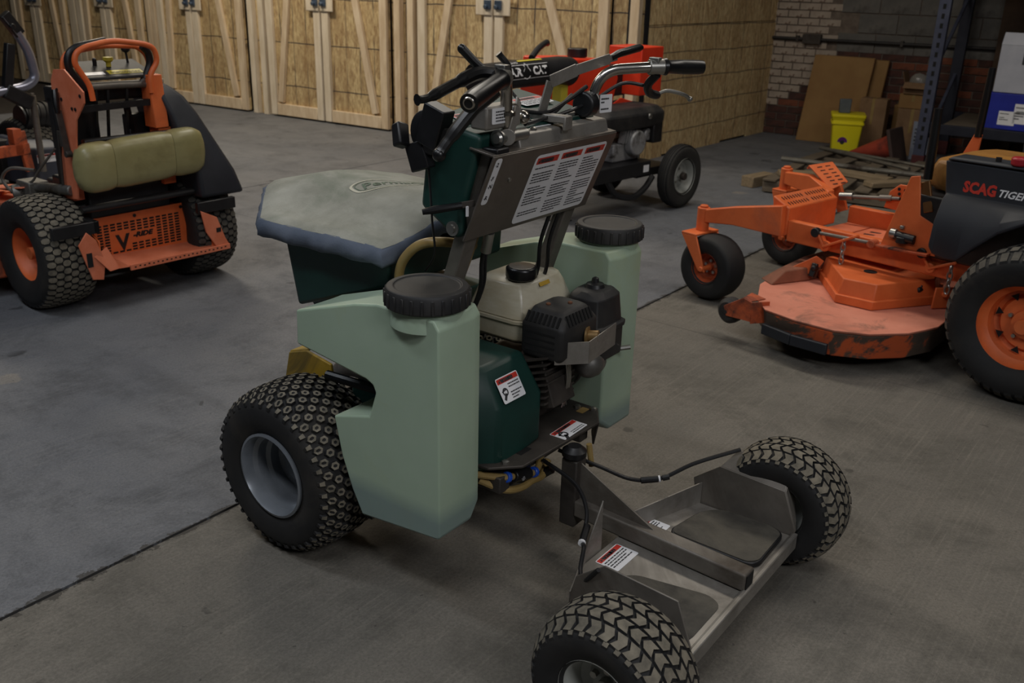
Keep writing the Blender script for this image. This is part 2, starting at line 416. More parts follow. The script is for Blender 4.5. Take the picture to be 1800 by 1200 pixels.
# ================================================================== the building
JA = 53.0; ja = math.radians(JA); jd = Vector((math.cos(ja), math.sin(ja), 0)); jn = Vector((-jd.y, jd.x, 0)); jo = Vector((-.824, 2.675, 0))
def floor_material(name, ca, cb, cdark, clight):
    t = NT(name); v = t.coords('Object')
    n1 = t.noise(v, .5, 10, .7, .3); n2 = t.noise(v, 2.4, 14, .8, .3); n3 = t.noise(v, 110, 8, .8)
    col = t.mix(t.ramp(n1, .38, .62), lin(ca), lin(cb))
    col = t.mix(t.math('MULTIPLY', t.ramp(n2, .48, .66), .75), col, lin(cdark))
    mp = t.new('ShaderNodeMapping'); mp.inputs['Rotation'].default_value = (0, 0, -ja); t.link(v, mp.inputs['Vector'])
    mp2 = t.new('ShaderNodeMapping'); mp2.inputs['Scale'].default_value = (1.2, 60, 1); t.link(mp.outputs[0], mp2.inputs['Vector'])
    st = t.noise(mp2.outputs[0], 1.6, 6, .7); col = t.mix(t.math('MULTIPLY', t.ramp(st, .5, .72), .4), col, lin(clight))
    mp3 = t.new('ShaderNodeMapping'); mp3.inputs['Scale'].default_value = (4, .8, 1); t.link(mp.outputs[0], mp3.inputs['Vector'])
    tr = t.noise(mp3.outputs[0], .9, 6, .6); col = t.mix(t.math('MULTIPLY', t.ramp(tr, .5, .7), .35), col, lin(cdark))
    # oil spots, scraped pale patches and pitting
    wv = t.new('ShaderNodeVectorMath', operation='ADD'); t.link(v, wv.inputs[0])
    nz = t.new('ShaderNodeTexNoise'); nz.inputs['Scale'].default_value = 9; nz.inputs['Detail'].default_value = 5; t.link(v, nz.inputs['Vector'])
    sc_ = t.new('ShaderNodeVectorMath', operation='SCALE'); sc_.inputs['Scale'].default_value = .16; t.link(nz.outputs['Color'], sc_.inputs[0]); t.link(sc_.outputs[0], wv.inputs[1])
    for sc, th, f, c in ((2.3, .16, .75, tuple(x*.5 for x in cdark)), (5.2, .13, .65, tuple(x*.55 for x in cdark)), (1.5, .09, .5, (156, 146, 130))):
        vo_ = t.new('ShaderNodeTexVoronoi'); vo_.inputs['Scale'].default_value = sc; t.link(wv.outputs[0], vo_.inputs['Vector'])
        gate = t.ramp(t.noise(v, sc*.31+.2, 3), .52, .58)
        m_ = t.math('MULTIPLY', t.ramp(vo_.outputs['Distance'], th*.75, th, (1, 1, 1, 1), (0, 0, 0, 1)), gate)
        col = t.mix(t.math('MULTIPLY', m_, f), col, lin(c))
    col = t.mix(t.math('MULTIPLY', t.ramp(n3, .42, .62), .55), col, lin(cdark))
    pit = t.noise(v, 46, 4, .6); col = t.mix(t.math('MULTIPLY', t.ramp(pit, .66, .72), .6), col, lin(tuple(x*.6 for x in cdark)))
    # crumbled, dirt-filled edges along the long joint
    sx = t.new('ShaderNodeSeparateXYZ'); t.link(mp.outputs[0], sx.inputs[0])
    off = -jo.x*math.sin(ja)+jo.y*math.cos(ja)
    d_ = t.math('ABSOLUTE', t.math('SUBTRACT', sx.outputs[1], off)); cr_ = t.noise(v, 11, 8, .75)
    e_ = t.math('LESS_THAN', d_, t.math('MULTIPLY', t.math('MAXIMUM', t.math('SUBTRACT', cr_, .40), 0.0), .14))
    col = t.mix(t.math('MULTIPLY', e_, .8), col, lin((50, 46, 41)))
    t.link(col, t.b.inputs['Base Color'])
    t.link(t.ramp(n2, .3, .7, (.6,)*3+(1,), (.9,)*3+(1,)), t.b.inputs['Roughness'])
    t.bump(t.noise(v, 40, 8, .75), .3, .004)
    return t.m
M_SLAB_A = floor_material('concrete_grey', (102, 105, 111), (120, 121, 124), (72, 73, 76), (136, 135, 132))
M_SLAB_B = floor_material('concrete_tan', (103, 99, 92), (124, 118, 108), (73, 70, 63), (146, 139, 127))
M_JOINT = mat('joint_dirt', (38, 34, 30), (56, 50, 44), .95, scale=20)
JA = 53.0; ja = math.radians(JA); jd = Vector((math.cos(ja), math.sin(ja), 0)); jn = Vector((-jd.y, jd.x, 0)); jo = Vector((-.824, 2.675, 0))
fl = struct('floor')
m = MB(); m.bx(-16, 14, -4, 22, -.30, -.012); obj('joint_bed', m, M_JOINT, fl)
lines_n = [-12.0, -3.85, 0.0, 3.85, 9.0]    # offsets across the long saw-cut joint
lines_d = [-9.0, -2.6, 2.35, 7.6, 17.0]
for i in range(4):
    for j in range(4):
        g = .006
        P = [jo+jn*(lines_n[i+a]+(g if a == 0 else -g))+jd*(lines_d[j+b]+(.0012 if b == 0 else -.0012)) for a, b in ((0, 0), (1, 0), (1, 1), (0, 1))]
        m = MB(); m.loft([[p+Vector((0, 0, -.25)) for p in P], [Vector((p.x, p.y, 0)) for p in P]])
        obj('slab', m, M_SLAB_A if i >= 2 else M_SLAB_B, fl)

# oriented strand board and pine
def osb(name, gx, gz, z0, dark=.8, k=1.0):
    t = NT(name); v = t.coords('Object', (1, 1, 1))
    vz = t.coords('Object', (26, 26, 7)); fl_ = t.noise(vz, 2.2, 4, .65, .3)
    vor = t.new('ShaderNodeTexVoronoi'); vor.inputs['Scale'].default_value = 1.0
    t.link(t.coords('Object', (30, 30, 10)), vor.inputs['Vector'])
    col = t.ramp(fl_, .3, .7, lin((152*k, 116*k, 60*k)), lin((min(250, 218*k), 188*k, 122*k)))
    bw = t.new('ShaderNodeRGBToBW'); t.link(vor.outputs['Color'], bw.inputs[0]); col = t.mix(.5, col, bw.outputs[0], 'SOFT_LIGHT')
    hue = t.new('ShaderNodeHueSaturation'); hue.inputs['Saturation'].default_value = .82; t.link(col, hue.inputs['Color']); col = hue.outputs[0]
    big = t.noise(t.coords('Object', (2, 2, .5)), 1.6, 4, .6); col = t.mix(t.math('MULTIPLY', t.ramp(big, .45, .7), .4), col, lin((140, 104, 62)))
    sx = t.new('ShaderNodeSeparateXYZ'); t.link(v, sx.inputs[0])
    wob = t.math('MULTIPLY', t.noise(v, 1.7, 2), .05)
    def lines(c, per, o, wd):
        q = t.math('FRACT', t.math('DIVIDE', t.math('ADD', t.math('ADD', c, o), wob), per))
        return t.math('LESS_THAN', q, wd/per)
    fade = t.ramp(t.noise(t.coords('Object', (3, 3, 1.2)), 2.0, 3), .36, .6)
    lv = t.math('MULTIPLY', lines(sx.outputs[0], gx, 10.05, .013), fade)
    lh = lines(sx.outputs[2], gz, 10*gz-z0, .012)
    f = t.math('MULTIPLY', t.math('MAXIMUM', lv, lh), dark)
    col = t.mix(f, col, lin((46, 44, 50)))
    kn = t.noise(t.coords('Object', (9, 9, 2.2)), 2.4, 3); col = t.mix(t.math('MULTIPLY', t.ramp(kn, .69, .73), .7), col, lin((66, 52, 38)))
    t.link(col, t.b.inputs['Base Color']); t.b.inputs['Roughness'].default_value = .7
    t.bump(fl_, .2, .003); return t.m
M_OSB = osb('osb_sheet', .203, .485, .375, .9)
M_OSB2 = osb('osb_sheet_end', .305, .245, .005, .65, 1.13)
M_PINE = mat('pine_lumber', (204, 180, 148), (228, 208, 178), .65, scale=3, stretch=(6, 6, 1.2), bump=.1)
M_PINE2 = mat('pine_lumber_pale', (212, 196, 170), (232, 218, 196), .65, scale=3, stretch=(6, 6, 1.2), bump=.1)
M_LATCH = mat('blue_steel_latch', (78, 92, 112), (110, 124, 142), .4, .6)
M_GAP = mat('gap_dark', (16, 16, 22), (24, 24, 28), .9)
CORN = (1.05, 8.75, 0); WA = 146.4
wl = struct('wall_left', CORN, WA)       # local x runs along the stalls, local +y faces away from the room?
# room side of this wall is local +y (rotated left vector points to the camera side)
def wbx(mb, x0, x1, y0, y1, z0, z1): return mb.bx(x0, x1, y0, y1, z0, z1)
m = MB(); wbx(m, 0, 12.5, -.20, -.12, 0, 3.6); obj('stall_backing', m, M_GAP, wl)
bays = [(.30, 1.55, 2.50), (2.92, 3.87, 4.74), (5.16, 6.05, 6.72), (7.06, 7.80, 8.44), (8.74, 9.45, 10.05)]
zl = [1.34, 1.29, 1.22, 1.19, 1.15]
dn = 0
for bi, (xr, xc, xl) in enumerate(bays):
    for side in (0, 1):
        dn += 1
        a, b = (xr, xc-.012) if side == 0 else (xc+.012, xl)
        d = struct('door_%d' % dn, CORN, WA)
        m = MB(); wbx(m, a, b, -.03, 0.0, .02, 2.5); obj('osb_panel', m, M_OSB, d)
        w = .10; sw = .10
        pm = M_PINE if side == 0 else M_PINE2
        m = MB(); wbx(m, a, a+sw, 0.001, .04, .02, 2.5); obj('stile', m, pm, d, bevel=.004, seg=1)
        m = MB(); wbx(m, b-sw, b, 0.001, .04, .02, 2.5); obj('stile', m, M_PINE2, d, bevel=.004, seg=1)
        for z0, z1 in ((.02, .15), (2.36, 2.5)):
            m = MB(); wbx(m, a+sw+.002, b-sw-.002, .001, .039, z0, z1); obj('rail', m, M_PINE, d, bevel=.004, seg=1)
        # brace from the outer lower corner up toward the latch stile
        m = MB()
        if side == 0: p, q = (a+sw+.09, .02, .17), (b-sw-.17, .02, 2.34)
        else: p, q = (b-sw-.06, .02, .17), (a+sw+.25, .02, 2.34)
        zc = zl[bi]
        m.bar(p, q, .038, .085, (1, 0, 0)); obj('brace', m, M_PINE, d, bevel=.004, seg=1)
        xe = (b-sw) if side == 0 else a
        m = MB(); wbx(m, xe-.09, xe+sw+.0, .041, .056, zc-.09, zc+.09) if side == 0 else wbx(m, xe-.0, xe+sw+.09, .041, .056, zc-.09, zc+.09)
        obj('gusset_plate', m, M_PINE2, d, bevel=.012)
        m = MB(); wbx(m, xe+.0, xe+sw-.02, .057, .075, zc-.035, zc+.05); m.cyl((xe+sw/2, .06, zc-.01), (xe+sw/2, .10, zc-.01), .02, 10)
        obj('latch', m, M_LATCH, d, bevel=.004)
for k, (x0, x1) in enumerate([(0.0, .29), (2.51, 2.91), (4.75, 5.15), (6.73, 7.05), (8.45, 8.73), (10.06, 12.4)]):
    m = MB(); wbx(m, x0, x1, -.09, -.05, 0, 3.5); obj('osb_panel', m, M_OSB, wl)
    if k and k < 5:
        for x in (x0+.06, x1-.16):
            m = MB(); wbx(m, x, x+.085, -.05, .02, 0, 3.5); obj('stud', m, M_PINE if k % 2 else M_PINE2, wl, bevel=.004, seg=1)
m = MB(); wbx(m, 0, 12.4, -.09, -.03, 2.52, 3.5); obj('header_panel', m, M_OSB, wl)
m = MB(); wbx(m, -.0, .09, -.05, .02, 0, 3.5); obj('stud', m, M_PINE, wl, bevel=.004, seg=1)

# end of the stalls: sheets running back to the brick wall
WA2 = 51.5; wr = struct('wall_right', (1.03, 8.76, 0), WA2)
x = 0.0; k = 0
for wd in (.62, .61, .61, .61, .52):
    m = MB(); m.bx(x+.004, x+wd-.004, 0, .02, .02 if k % 2 else .0, 1.22); obj('osb_panel', m, M_OSB2, wr)
    m = MB(); m.bx(x+.004, x+wd-.004, 0.003, .022, 1.226, 3.5); obj('osb_panel', m, M_OSB2, wr)
    x += wd; k += 1
m = MB(); m.bx(0, 2.97, .03, .1, 0, 3.5); obj('framing', m, M_GAP, wr)
m = MB(); m.bx(-.015, .012, -.012, .02, 0, 3.5); obj('corner_trim', m, M_LATCH, wr)

# old brick wall behind
KO = (2.83, 11.06, 0); KA = -33.6
wk = struct('wall_back', KO, KA)
m = MB(); m.bx(-.25, 7.0, -.006, .35, 0, 3.6); obj('mortar', m, mat('mortar', (96, 84, 74), (120, 108, 96), .9, scale=12, bump=.2), wk)
M_BW = mat('white_painted_brick', (150, 136, 122), (174, 160, 144), .85, scale=5, dirt=(90, 60, 48), dpos=(.55, .63), dscale=7)
M_BR = mat('brown_brick', (58, 40, 36), (88, 54, 44), .9, scale=7, dirt=(48, 40, 36), dscale=6)
M_BO = mat('orange_brick', (104, 58, 40), (126, 72, 50), .9, scale=7, dirt=(70, 46, 36), dscale=6)
M_CM = mat('grey_block', (92, 90, 86), (112, 108, 102), .9, scale=6, dirt=(74, 70, 66), bump=.3)
br_me = {}
def brick_mesh(key, w, h, m_):
    if key not in br_me:
        b = MB(); b.box((0, 0, 0), (w, .06, h)); o = obj('brick', b, m_, None, bevel=0)
        br_me[key] = o.data; D.objects.remove(o)
    return br_me[key]
ch, bl = .079, .235; rows = 21; n_b = 0
up_b = MB()
for r in range(44):
    z = r*ch+ch/2; xo = -.2 if r % 2 else -.2+bl/2
    i = 0
    while True:
        x = xo+i*bl+bl/2; i += 1
        if x > 6.8: break
        cmu = x > .70+rnd.uniform(-.05, .05) and z > .93 and x < 2.9
        if cmu: continue
        if r < rows and x < 2.35:
            white = (x < .75 and z > .42+.4*max(0, x-.2)) or (x < .45 and z > .30 and rnd.random() < .5)
            key = 'w' if white else ('o' if rnd.random() < .14 else 'b')
            me = brick_mesh(key, bl-.013, ch-.013, {'w': M_BW, 'o': M_BO, 'b': M_BR}[key])
            shared('brick', me, wk, (x, .012+rnd.uniform(-.006, .004), z), (0, 0, rnd.uniform(-.01, .01))); n_b += 1
        else:
            up_b.box((x, .012+rnd.uniform(-.005, .004), z), (bl-.013, .06, ch-.013), mi=0 if (x < .75) else 1)
obj('brick_field', up_b, [M_BW, M_BR], wk, kind='stuff')
for r in range(13):
    z = .935+r*.2+.1
    for i in range(6):
        x = .72+(.2 if r % 2 else 0)+i*.4+.2
        if x > 2.9: continue
        key = 'c'; me = brick_mesh(key, .388, .188, M_CM)
        shared('block', me, wk, (x, .01+rnd.uniform(-.004, .004), z))

ceil = struct('ceiling')
m = MB(); m.bx(-16, 14, -4, 22, 4.6, 4.75); obj('deck_panel', m, mat('ceiling_paint', (96, 94, 90), (120, 118, 114), .9), ceil)

# conduit along the brick wall
cp = thing('conduit_pipe', KO, KA, 'dark conduit pipe running level across the brick and block wall', 'pipe')
m = MB(); m.tube([(-.1, -.05, 1.045), (3.4, -.05, 1.055)], .018, 10); obj('pipe', m, mat('conduit_dark', (40, 38, 38), (58, 54, 52), .6, .4), cp)
for x in (.3, 1.4, 2.4):
    m = MB(); m.bx(x-.015, x+.015, -.07, -.012, 1.02, 1.08); obj('strap', m, M_STEELB, cp, bevel=.003)
m = MB(); m.bx(.36, .56, -.085, -.015, 1.0, 1.1); obj('junction_box', m, M_STEELB, cp, bevel=.005)
# ================================================================== ride-on spreader sprayer (local x = forward, y = its left, z = up)
M_TANK = mat('translucent_green_tank', (158, 177, 155), (169, 188, 166), .42, scale=2.5, dirt=(164, 174, 134), dpos=(.55, .85), dscale=3)
def _sss(m_, w):
    b = m_.node_tree.nodes['Principled BSDF']; b.inputs['Subsurface Weight'].default_value = w; b.inputs['Subsurface Radius'].default_value = (.02, .025, .015); b.inputs['Subsurface Scale'].default_value = .5
_sss(M_TANK, .25)
def _liquid(m_):    # the contents show as a cooler, darker band low in the tank
    nt = m_.node_tree; b = nt.nodes['Principled BSDF']; lk = b.inputs['Base Color'].links[0]; src = lk.from_socket
    tc = nt.nodes.new('ShaderNodeTexCoord'); sx = nt.nodes.new('ShaderNodeSeparateXYZ'); nt.links.new(tc.outputs['Object'], sx.inputs[0])
    mr = nt.nodes.new('ShaderNodeMapRange'); mr.inputs[1].default_value = .30; mr.inputs[2].default_value = .35; mr.inputs[3].default_value = .75; mr.inputs[4].default_value = 0; nt.links.new(sx.outputs[2], mr.inputs[0])
    mx = nt.nodes.new('ShaderNodeMixRGB'); nt.links.new(mr.outputs[0], mx.inputs[0]); nt.links.new(src, mx.inputs[1]); mx.inputs[2].default_value = lin((116, 134, 134)); nt.links.new(mx.outputs[0], b.inputs['Base Color'])
_liquid(M_TANK)
M_CANVAS = mat('faded_canvas', (138, 138, 126), (168, 167, 156), .9, scale=6, dirt=(112, 120, 104), dpos=(.48, .72), bump=.25, bscale=220)
M_SKIRT = mat('blue_grey_canvas', (82, 92, 108), (104, 112, 126), .85, scale=5, bump=.2, bscale=160)
M_PRINT = mat('faded_green_print', (92, 108, 92), (118, 128, 108), .9)
M_PRINTW = mat('faded_cream_print', (196, 192, 172), (210, 206, 188), .9)
M_CREAM = mat('cream_fuel_tank', (178, 172, 152), (196, 190, 170), .3, scale=4, dirt=(150, 132, 96), dpos=(.52, .75))
M_TAN = mat('tan_hose', (136, 112, 64), (158, 134, 84), .4, scale=8)
M_YEL = mat('yellow_paint', (176, 140, 40), (198, 162, 58), .55, dirt=(90, 78, 44))
M_SILV = mat('grey_painted_rim', (112, 117, 123), (130, 135, 141), .33, .35, scale=6)
M_WRIM = mat('white_painted_rim', (150, 152, 146), (172, 174, 168), .45, dirt=(110, 104, 92))
M_PAD = mat('worn_grip_pad', (58, 55, 50), (82, 78, 70), .95, scale=18, dirt=(104, 98, 86), dpos=(.5, .8), bump=.5, bscale=120)
M_CAST = mat('cast_aluminium', (104, 102, 98), (136, 134, 128), .5, .7, dirt=(70, 62, 52), scale=9)
M_RUST = mat('rusty_iron', (92, 58, 38), (120, 78, 52), .85, scale=12)
M_CLIP = mat('blue_clip', (30, 80, 190), (40, 96, 210), .4)
S = thing('spreader_sprayer', (-.292, 2.724, 0), 143.5, 'ride-on spreader sprayer with pale green tanks, canvas-covered hopper and stand-on sulky', 'sprayer')
def so(name, mb, m_, bevel=0, parent=None, **k): return obj(name, mb, m_, parent or S, bevel, **k)

# wheels
tire(S, (.10, .40, .25), .251, .26, .122, 'knob', rim_mat=M_SILV, rim_style='knobrim', side=1, name='drive_tire', label='knobby drive tire with grey rim')
tire(S, (.10, -.40, .25), .251, .26, .122, 'knob', rim_mat=M_SILV, rim_style='knobrim', side=-1, name='drive_tire')
m = MB(); m.cyl((.10, -.30, .255), (.10, .30, .255), .018, 12); m.box((.10, 0, .255), (.16, .16, .14)); so('axle_gearbox', m, M_STEELB, .01)
# main frame rails
m = MB()
for y in (.2, -.2): m.bar((-.50, y, .30), (.32, y, .30), .045, .05)
m.bar((-.45, -.2, .30), (-.45, .2, .30), .045, .05); m.bar((.28, -.2, .30), (.28, .2, .30), .045, .05)
so('frame_rail', m, M_STEELB, .004)
m = MB(); m.bar((-.20, .18, .20), (-.20, .43, .20), .03, .03); m.bar((-.20, .18, .20), (-.05, .2, .29), .03, .03); so('square_tube', m, M_STEELD, .003)
m = MB(); m.bx(-.0149-.20, .0149-.20, .4305, .431, .1851, .2149); so('tube_end', m, M_HOLE)

# tanks with their big screw lids
tp = [(.004, .668), (-.255, .636), (-.278, .626), (-.287, .608), (-.262, .535), (-.128, .496), (-.152, .385), (-.186, .295), (-.222, .226), (-.494, .256), (-.502, .264), (-.502, .825), (-.485, .848), (-.30, .848), (-.22, .832), (.0, .765)]
for s in (1, -1):
    m = MB(); yo, yi = s*.475, s*.305
    m.loft([[(x, yo-s*.0, z) for x, z in tp], [(x+.0, yo-s*.125, z) for x, z in tp], [(x*.985+.004, yi, z if z > .3 else z+.035) for x, z in tp]])
    tk = so('tank', m, M_TANK, .016, seg=3, angle=40)
    lx, ly, lz = -.405, s*.405, .848
    if s < 0: ly = -.435
    m = MB(); m.lathe([(.092, -.04), (.090, .012), (.086, .02), (.086, .03)], (lx, ly, lz), (0, 0, 1), 40); obj('neck', m, M_TANK, tk)
    m = MB(); m.lathe([(.101, .008), (.104, .012), (.104, .048), (.099, .056), (.084, .058), (.080, .054), (.05, .053), (.001, .055)], (lx, ly, lz), (0, 0, 1), 56)
    for k in range(26):
        a = 2*PI*k/26; R_ = rotm(0, 0, math.degrees(a))
        m.box((lx+.104*math.cos(a), ly+.104*math.sin(a), lz+.03), (.006, .008, .036), R_)
    obj('lid', m, M_BLKD, tk, bevel=.0015, seg=1, label='black ribbed screw lid')

# hopper and its canvas cover
outer = [(-.13, .262), (.30, .262), (.52, .06), (.52, -.06), (.30, -.262), (-.13, -.262)]
low = [(-.10, .225), (.25, .225), (.30, .10), (.30, -.10), (.25, -.225), (-.10, -.225)]
m = MB(); m.loft([[(x, y, .60 if i in (2, 3) else (.66 if i in (1, 4) else .80)) for i, (x, y) in enumerate([(-.13, .245), (.262, .245), (.40, .05), (.40, -.05), (.262, -.245), (-.13, -.245)])],
                   [(x*.98, y*.98, .895) for x, y in outer]])
hop = so('hopper', m, M_GRN, .01)
m = MB(); m.loft([[(x*.5+.05, y*.5, .42) for x, y in low], [(x, y, .70) for x, y in low]]); so('hopper_chute', m, M_GRN, .008)
edge = [(-.15, .30), (.34, .305), (.60, .06), (.60, -.06), (.34, -.305), (-.15, -.30)]
def cz(x, y):
    t = max(0, min(1, (.30-y)/.30)); t2 = max(0, min(1, (y+.30)/.30))
    base = .936+.075*t*t*(3-2*t)*(1 if y > 0 else 1)
    if y < 0: base = .936+.04+.035*(t2*t2*(3-2*t2))
    e = max(0, min(1, (.60-x)/.2)); b_ = max(0, min(1, (x+.15)/.12))
    return .936+(base-.936)*(.35+.65*e)*(.6+.4*b_)+.004*math.sin(x*14+y*6)*math.sin(y*9)
def outline(tv):  # parametric point round the cover edge
    n = len(edge); f = tv*n; i = int(f) % n; u = f-int(f); a, b = edge[i], edge[(i+1) % n]
    return (a[0]+(b[0]-a[0])*u, a[1]+(b[1]-a[1])*u)
NS, NR = 72, 14; m = MB(); ctr = (.14, 0); loops = []
for r in range(NR+1):
    q = 1-r/NR*.985; L = []
    for k in range(NS):
        ex, ey = outline(k/NS); x = ctr[0]+(ex-ctr[0])*q; y = ctr[1]+(ey-ctr[1])*q; z = cz(x, y)
        if r == 0: z -= .012
        L.append((x, y, z))
    loops.append(L)
m.loft(loops, caps=False); m.f.append(tuple(NR*NS+k for k in range(NS))); m.mi.append(0)
so('hopper_cover', m, M_CANVAS, angle=80, label='faded canvas hopper cover')
m = MB(); loops = []
for r, (q, dz) in enumerate(((.985, .0), (1.018, -.005), (1.035, -.024), (1.025, -.046), (.985, -.056), (.93, -.05))):
    L = []
    for k in range(NS):
        ex, ey = outline(k/NS); x = ctr[0]+(ex-ctr[0])*q; y = ctr[1]+(ey-ctr[1])*q
        z = cz(ctr[0]+(ex-ctr[0]), ctr[1]+(ey-ctr[1]))-.010+dz+.004*math.sin(k*1.9)*(r > 1)
        x += .004*math.sin(k*2.3+r); y += .004*math.sin(k*1.7+r*2); L.append((x, y, z))
    loops.append(L)
m.loft(loops, caps=False); so('cover_skirt', m, M_SKIRT, angle=70, label='blue-grey elasticated cover edge')
# faded oval and script lettering printed on the cover
m = MB(); O = Vector((.235, .165, 0)); NP = 40
def onc(x, y, d=.0012): return (x, y, cz(x, y)+d)
# lettering runs across the machine, read from the rear
cx0, cy0, Lh, Hh = .118, -.092, .19, .058
eu = Vector((-.30, -.954)); ev = Vector((.954, -.30))
ring = []
for k in range(NP):
    a = 2*PI*k/NP; c_, s_ = math.cos(a), math.sin(a)
    e = lambda v, p: math.copysign(abs(v)**p, v)
    ring.append((e(c_, .55), e(s_, .55)))
for (r0, r1, mi) in ((1.0, .955, 0), (.93, .915, 1)):
    for k in range(NP):
        j = (k+1) % NP; q = []
        for (u, v), rr in ((ring[k], r0), (ring[j], r0), (ring[j], r1), (ring[k], r1)):
            q.append(onc(cx0+eu.x*u*Lh*rr+ev.x*v*Hh*(1-(1-rr)*2.4), cy0+eu.y*u*Lh*rr+ev.y*v*Hh*(1-(1-rr)*2.4)))
        m.add(q, [(0, 1, 2, 3)], mi)
so('cover_emblem', m, [M_PRINTW, M_PRINT], recalc=False)
m = MB(); m.text('PermaGreen', (0, 0, 0), (1, 0, 0), (0, 1, 0), .075, 0, width=.33, bold=.001, shear=.3)
m.v = [onc(cx0+eu.x*(v[0]-.165)+ev.x*(v[1]*.9-.024), cy0+eu.y*(v[0]-.165)+ev.y*(v[1]*.9-.024), .0015) for v in m.v]
so('cover_lettering', m, M_PRINT, recalc=False)

# front yellow boom bracket and grey-green fan shroud between the wheels
m = MB(); m.plate([(.249, .30, .528), (.17, .30, .553), (.066, .30, .536), (.06, .30, .49), (.164, .30, .45), (.273, .30, .44)], .010); m.plate([(.249, .30, .528), (.17, .30, .553), (.17, .22, .555), (.249, .22, .53)], .008)
so('boom_bracket', m, M_YEL, .003, label='yellow folded boom bracket')
m = MB(); m.tube([(.02, .36, .535), (-.2, .33, .53), (-.3, .3, .5)], .014, 10); so('boom_rod', m, M_BLK)
m = MB(); m.tube(fillet([(.25, .10, .40), (.05, .24, .52), (-.26, .24, .52)], .1), .03, 12); so('fan_duct', m, M_STEELD)
m = MB(); m.loft([[(-.28, y, z) for y, z in ((.06, .44), (.29, .44), (.29, .50), (.06, .57))], [(.02, y, z) for y, z in ((.06, .42), (.27, .42), (.27, .48), (.06, .54))]]); so('spinner_guard', m, M_GRN, .008)
m = MB(); m.tube(spline([(-.169, .258, .80), (-.175, .26, .86), (-.20, .26, .905), (-.245, .255, .943), (-.295, .23, .955), (-.30, .10, .92)], 8), .013, 12); so('tan_agitator_hose', m, M_TAN)

# upright posts and the console between them
for s in (1, -1):
    m = MB(); m.bar((-.245, s*.225, .60), (-.455, s*.225, 1.213), .038, .05, (0, 1, 0)); so('post', m, M_STEELD, .004)
m = MB(); m.bx(-.50, -.452, .213, .262, 1.205, 1.222); so('post_cap', m, M_BLK, .004)
con = [(-.262, 1.053), (-.378, .985), (-.402, 1.0), (-.395, 1.05), (-.452, 1.232), (-.452, 1.25), (-.40, 1.258), (-.305, 1.282), (-.29, 1.26)]
m = MB(); m.prism(con, -.245, .272, 'y'); cn = so('console', m, M_GRN, .012, seg=3)
m = MB(); m.cyl((-.372, .27, 1.012), (-.372, .284, 1.012), .012, 14); m.lathe([(.019, .0), (.019, .004), (.001, .006)], (-.372, .272, 1.012), (0, 1, 0), 18); obj('console_bolt', m, M_ZINC, cn)
m = MB(); m.loft([[(-.40, .265, 1.245), (-.31, .265, 1.265), (-.15, -.27, 1.275), (-.38, -.27, 1.245)], [(-.395, .265, 1.262), (-.315, .265, 1.284), (-.155, -.27, 1.297), (-.375, -.27, 1.262)]]); m.loft([[(-.31, .26, 1.27), (-.38, .26, 1.24), (-.38, -.26, 1.24), (-.16, -.26, 1.27)], [(-.28, .24, 1.06), (-.35, .24, 1.05), (-.35, -.24, 1.05), (-.27, -.24, 1.06)]]); obj('console_lid', m, M_GRN, cn, bevel=.006)
decal(S, 'console_decal', (-.385, .235, 1.2675), (0, -1, 0), (.95, -.0, .22), .10, .06, rows=4, head=.3, seed=3)
decal(S, 'console_decal', (-.34, -.07, 1.2785), (0, -1, 0.02), (1, 0, .17), .13, .06, rows=4, head=.3, seed=4)
# black spread-rate dial and crank on the console's left side
m = MB(); m.lathe([(.052, 0), (.056, .006), (.056, .03), (.045, .036), (.015, .037), (.013, .03), (.001, .03)], (-.315, .272, 1.245), (0, 1, 0), 28); m.box((-.335, .295, 1.262), (.065, .045, .10), rotm(0, -18, 0)); m.box((-.285, .295, 1.185), (.06, .03, .07), rotm(0, 20, 0))
so('rate_dial', m, M_BLK, .006)
m = MB(); m.box((-.24, .315, 1.232), (.03, .035, .06), rotm(20, 25, 0)); so('dial_knob', m, M_BLK, .006)
m = MB(); m.lathe([(.010, 0), (.010, .008), (.001, .009)], (-.31, .307, 1.232), (0, 1, 0), 6); so('dial_bolt', m, M_ZINC)
m = MB(); m.tube(spline([(-.30, .285, 1.19), (-.312, .288, 1.10), (-.315, .285, 1.02), (-.30, .26, .93), (-.25, .24, .87)], 6), .003, 6); so('control_cable', m, M_BLK)

# steel instrument panel
PO = Vector((-.4085, .277, .986)); PX = Vector((0, -1, 0)); PYv = Vector((-.0925, 0, .2205)).normalized()   # x to the right, y up the panel as seen from behind
PN = PX.cross(PYv)
m = MB()
m.plate([PO, PO+PX*.554, PO+PX*.554+PYv*.239, PO+PYv*.239], .006)
T0 = PO+PYv*.239
m.plate([T0, T0+PX*.554, T0+PX*.554+Vector((.075, 0, .012)), T0+Vector((.075, 0, .012))], .006)
m.plate([PO+PX*.552+PYv*.0, PO+PX*.552+PYv*.239, T0+PX*.552+Vector((.05, 0, .010)), PO+PX*.552+Vector((.02, 0, 0))], .004)
so('instrument_panel', m, mat('brushed_panel_steel', (106, 99, 92), (124, 117, 109), .42, .6, scale=5, dirt=(90, 80, 70), dpos=(.5, .8)), .004)
decal(S, 'panel_decal', PO+PX*.185+PYv*.012+PN*.0032, PX, PYv, .335, .205, cols=3, rows=19, head=.09, seed=11)
gd = obj('gear_decal', MB().rrect(PO+PX*.012+PYv*.105+PN*.0032, PX, PYv, .024, .128, .008, .0006), M_WHT, S)
m = MB()
for j, (t_, yy) in enumerate((('R', .014), ('N', .046), ('F', .068), ('2', .106))):
    m.text(t_, PO+PX*.019+PYv*(.105+yy)+PN*.0042, PX, PYv, .016, 0, bold=.0006)
    N = PN; q = PO+PX*.0155+PYv*(.105+yy+.004)+N*.0042; m.bar(q, q+PX*.0035, .0014, .0004, N)
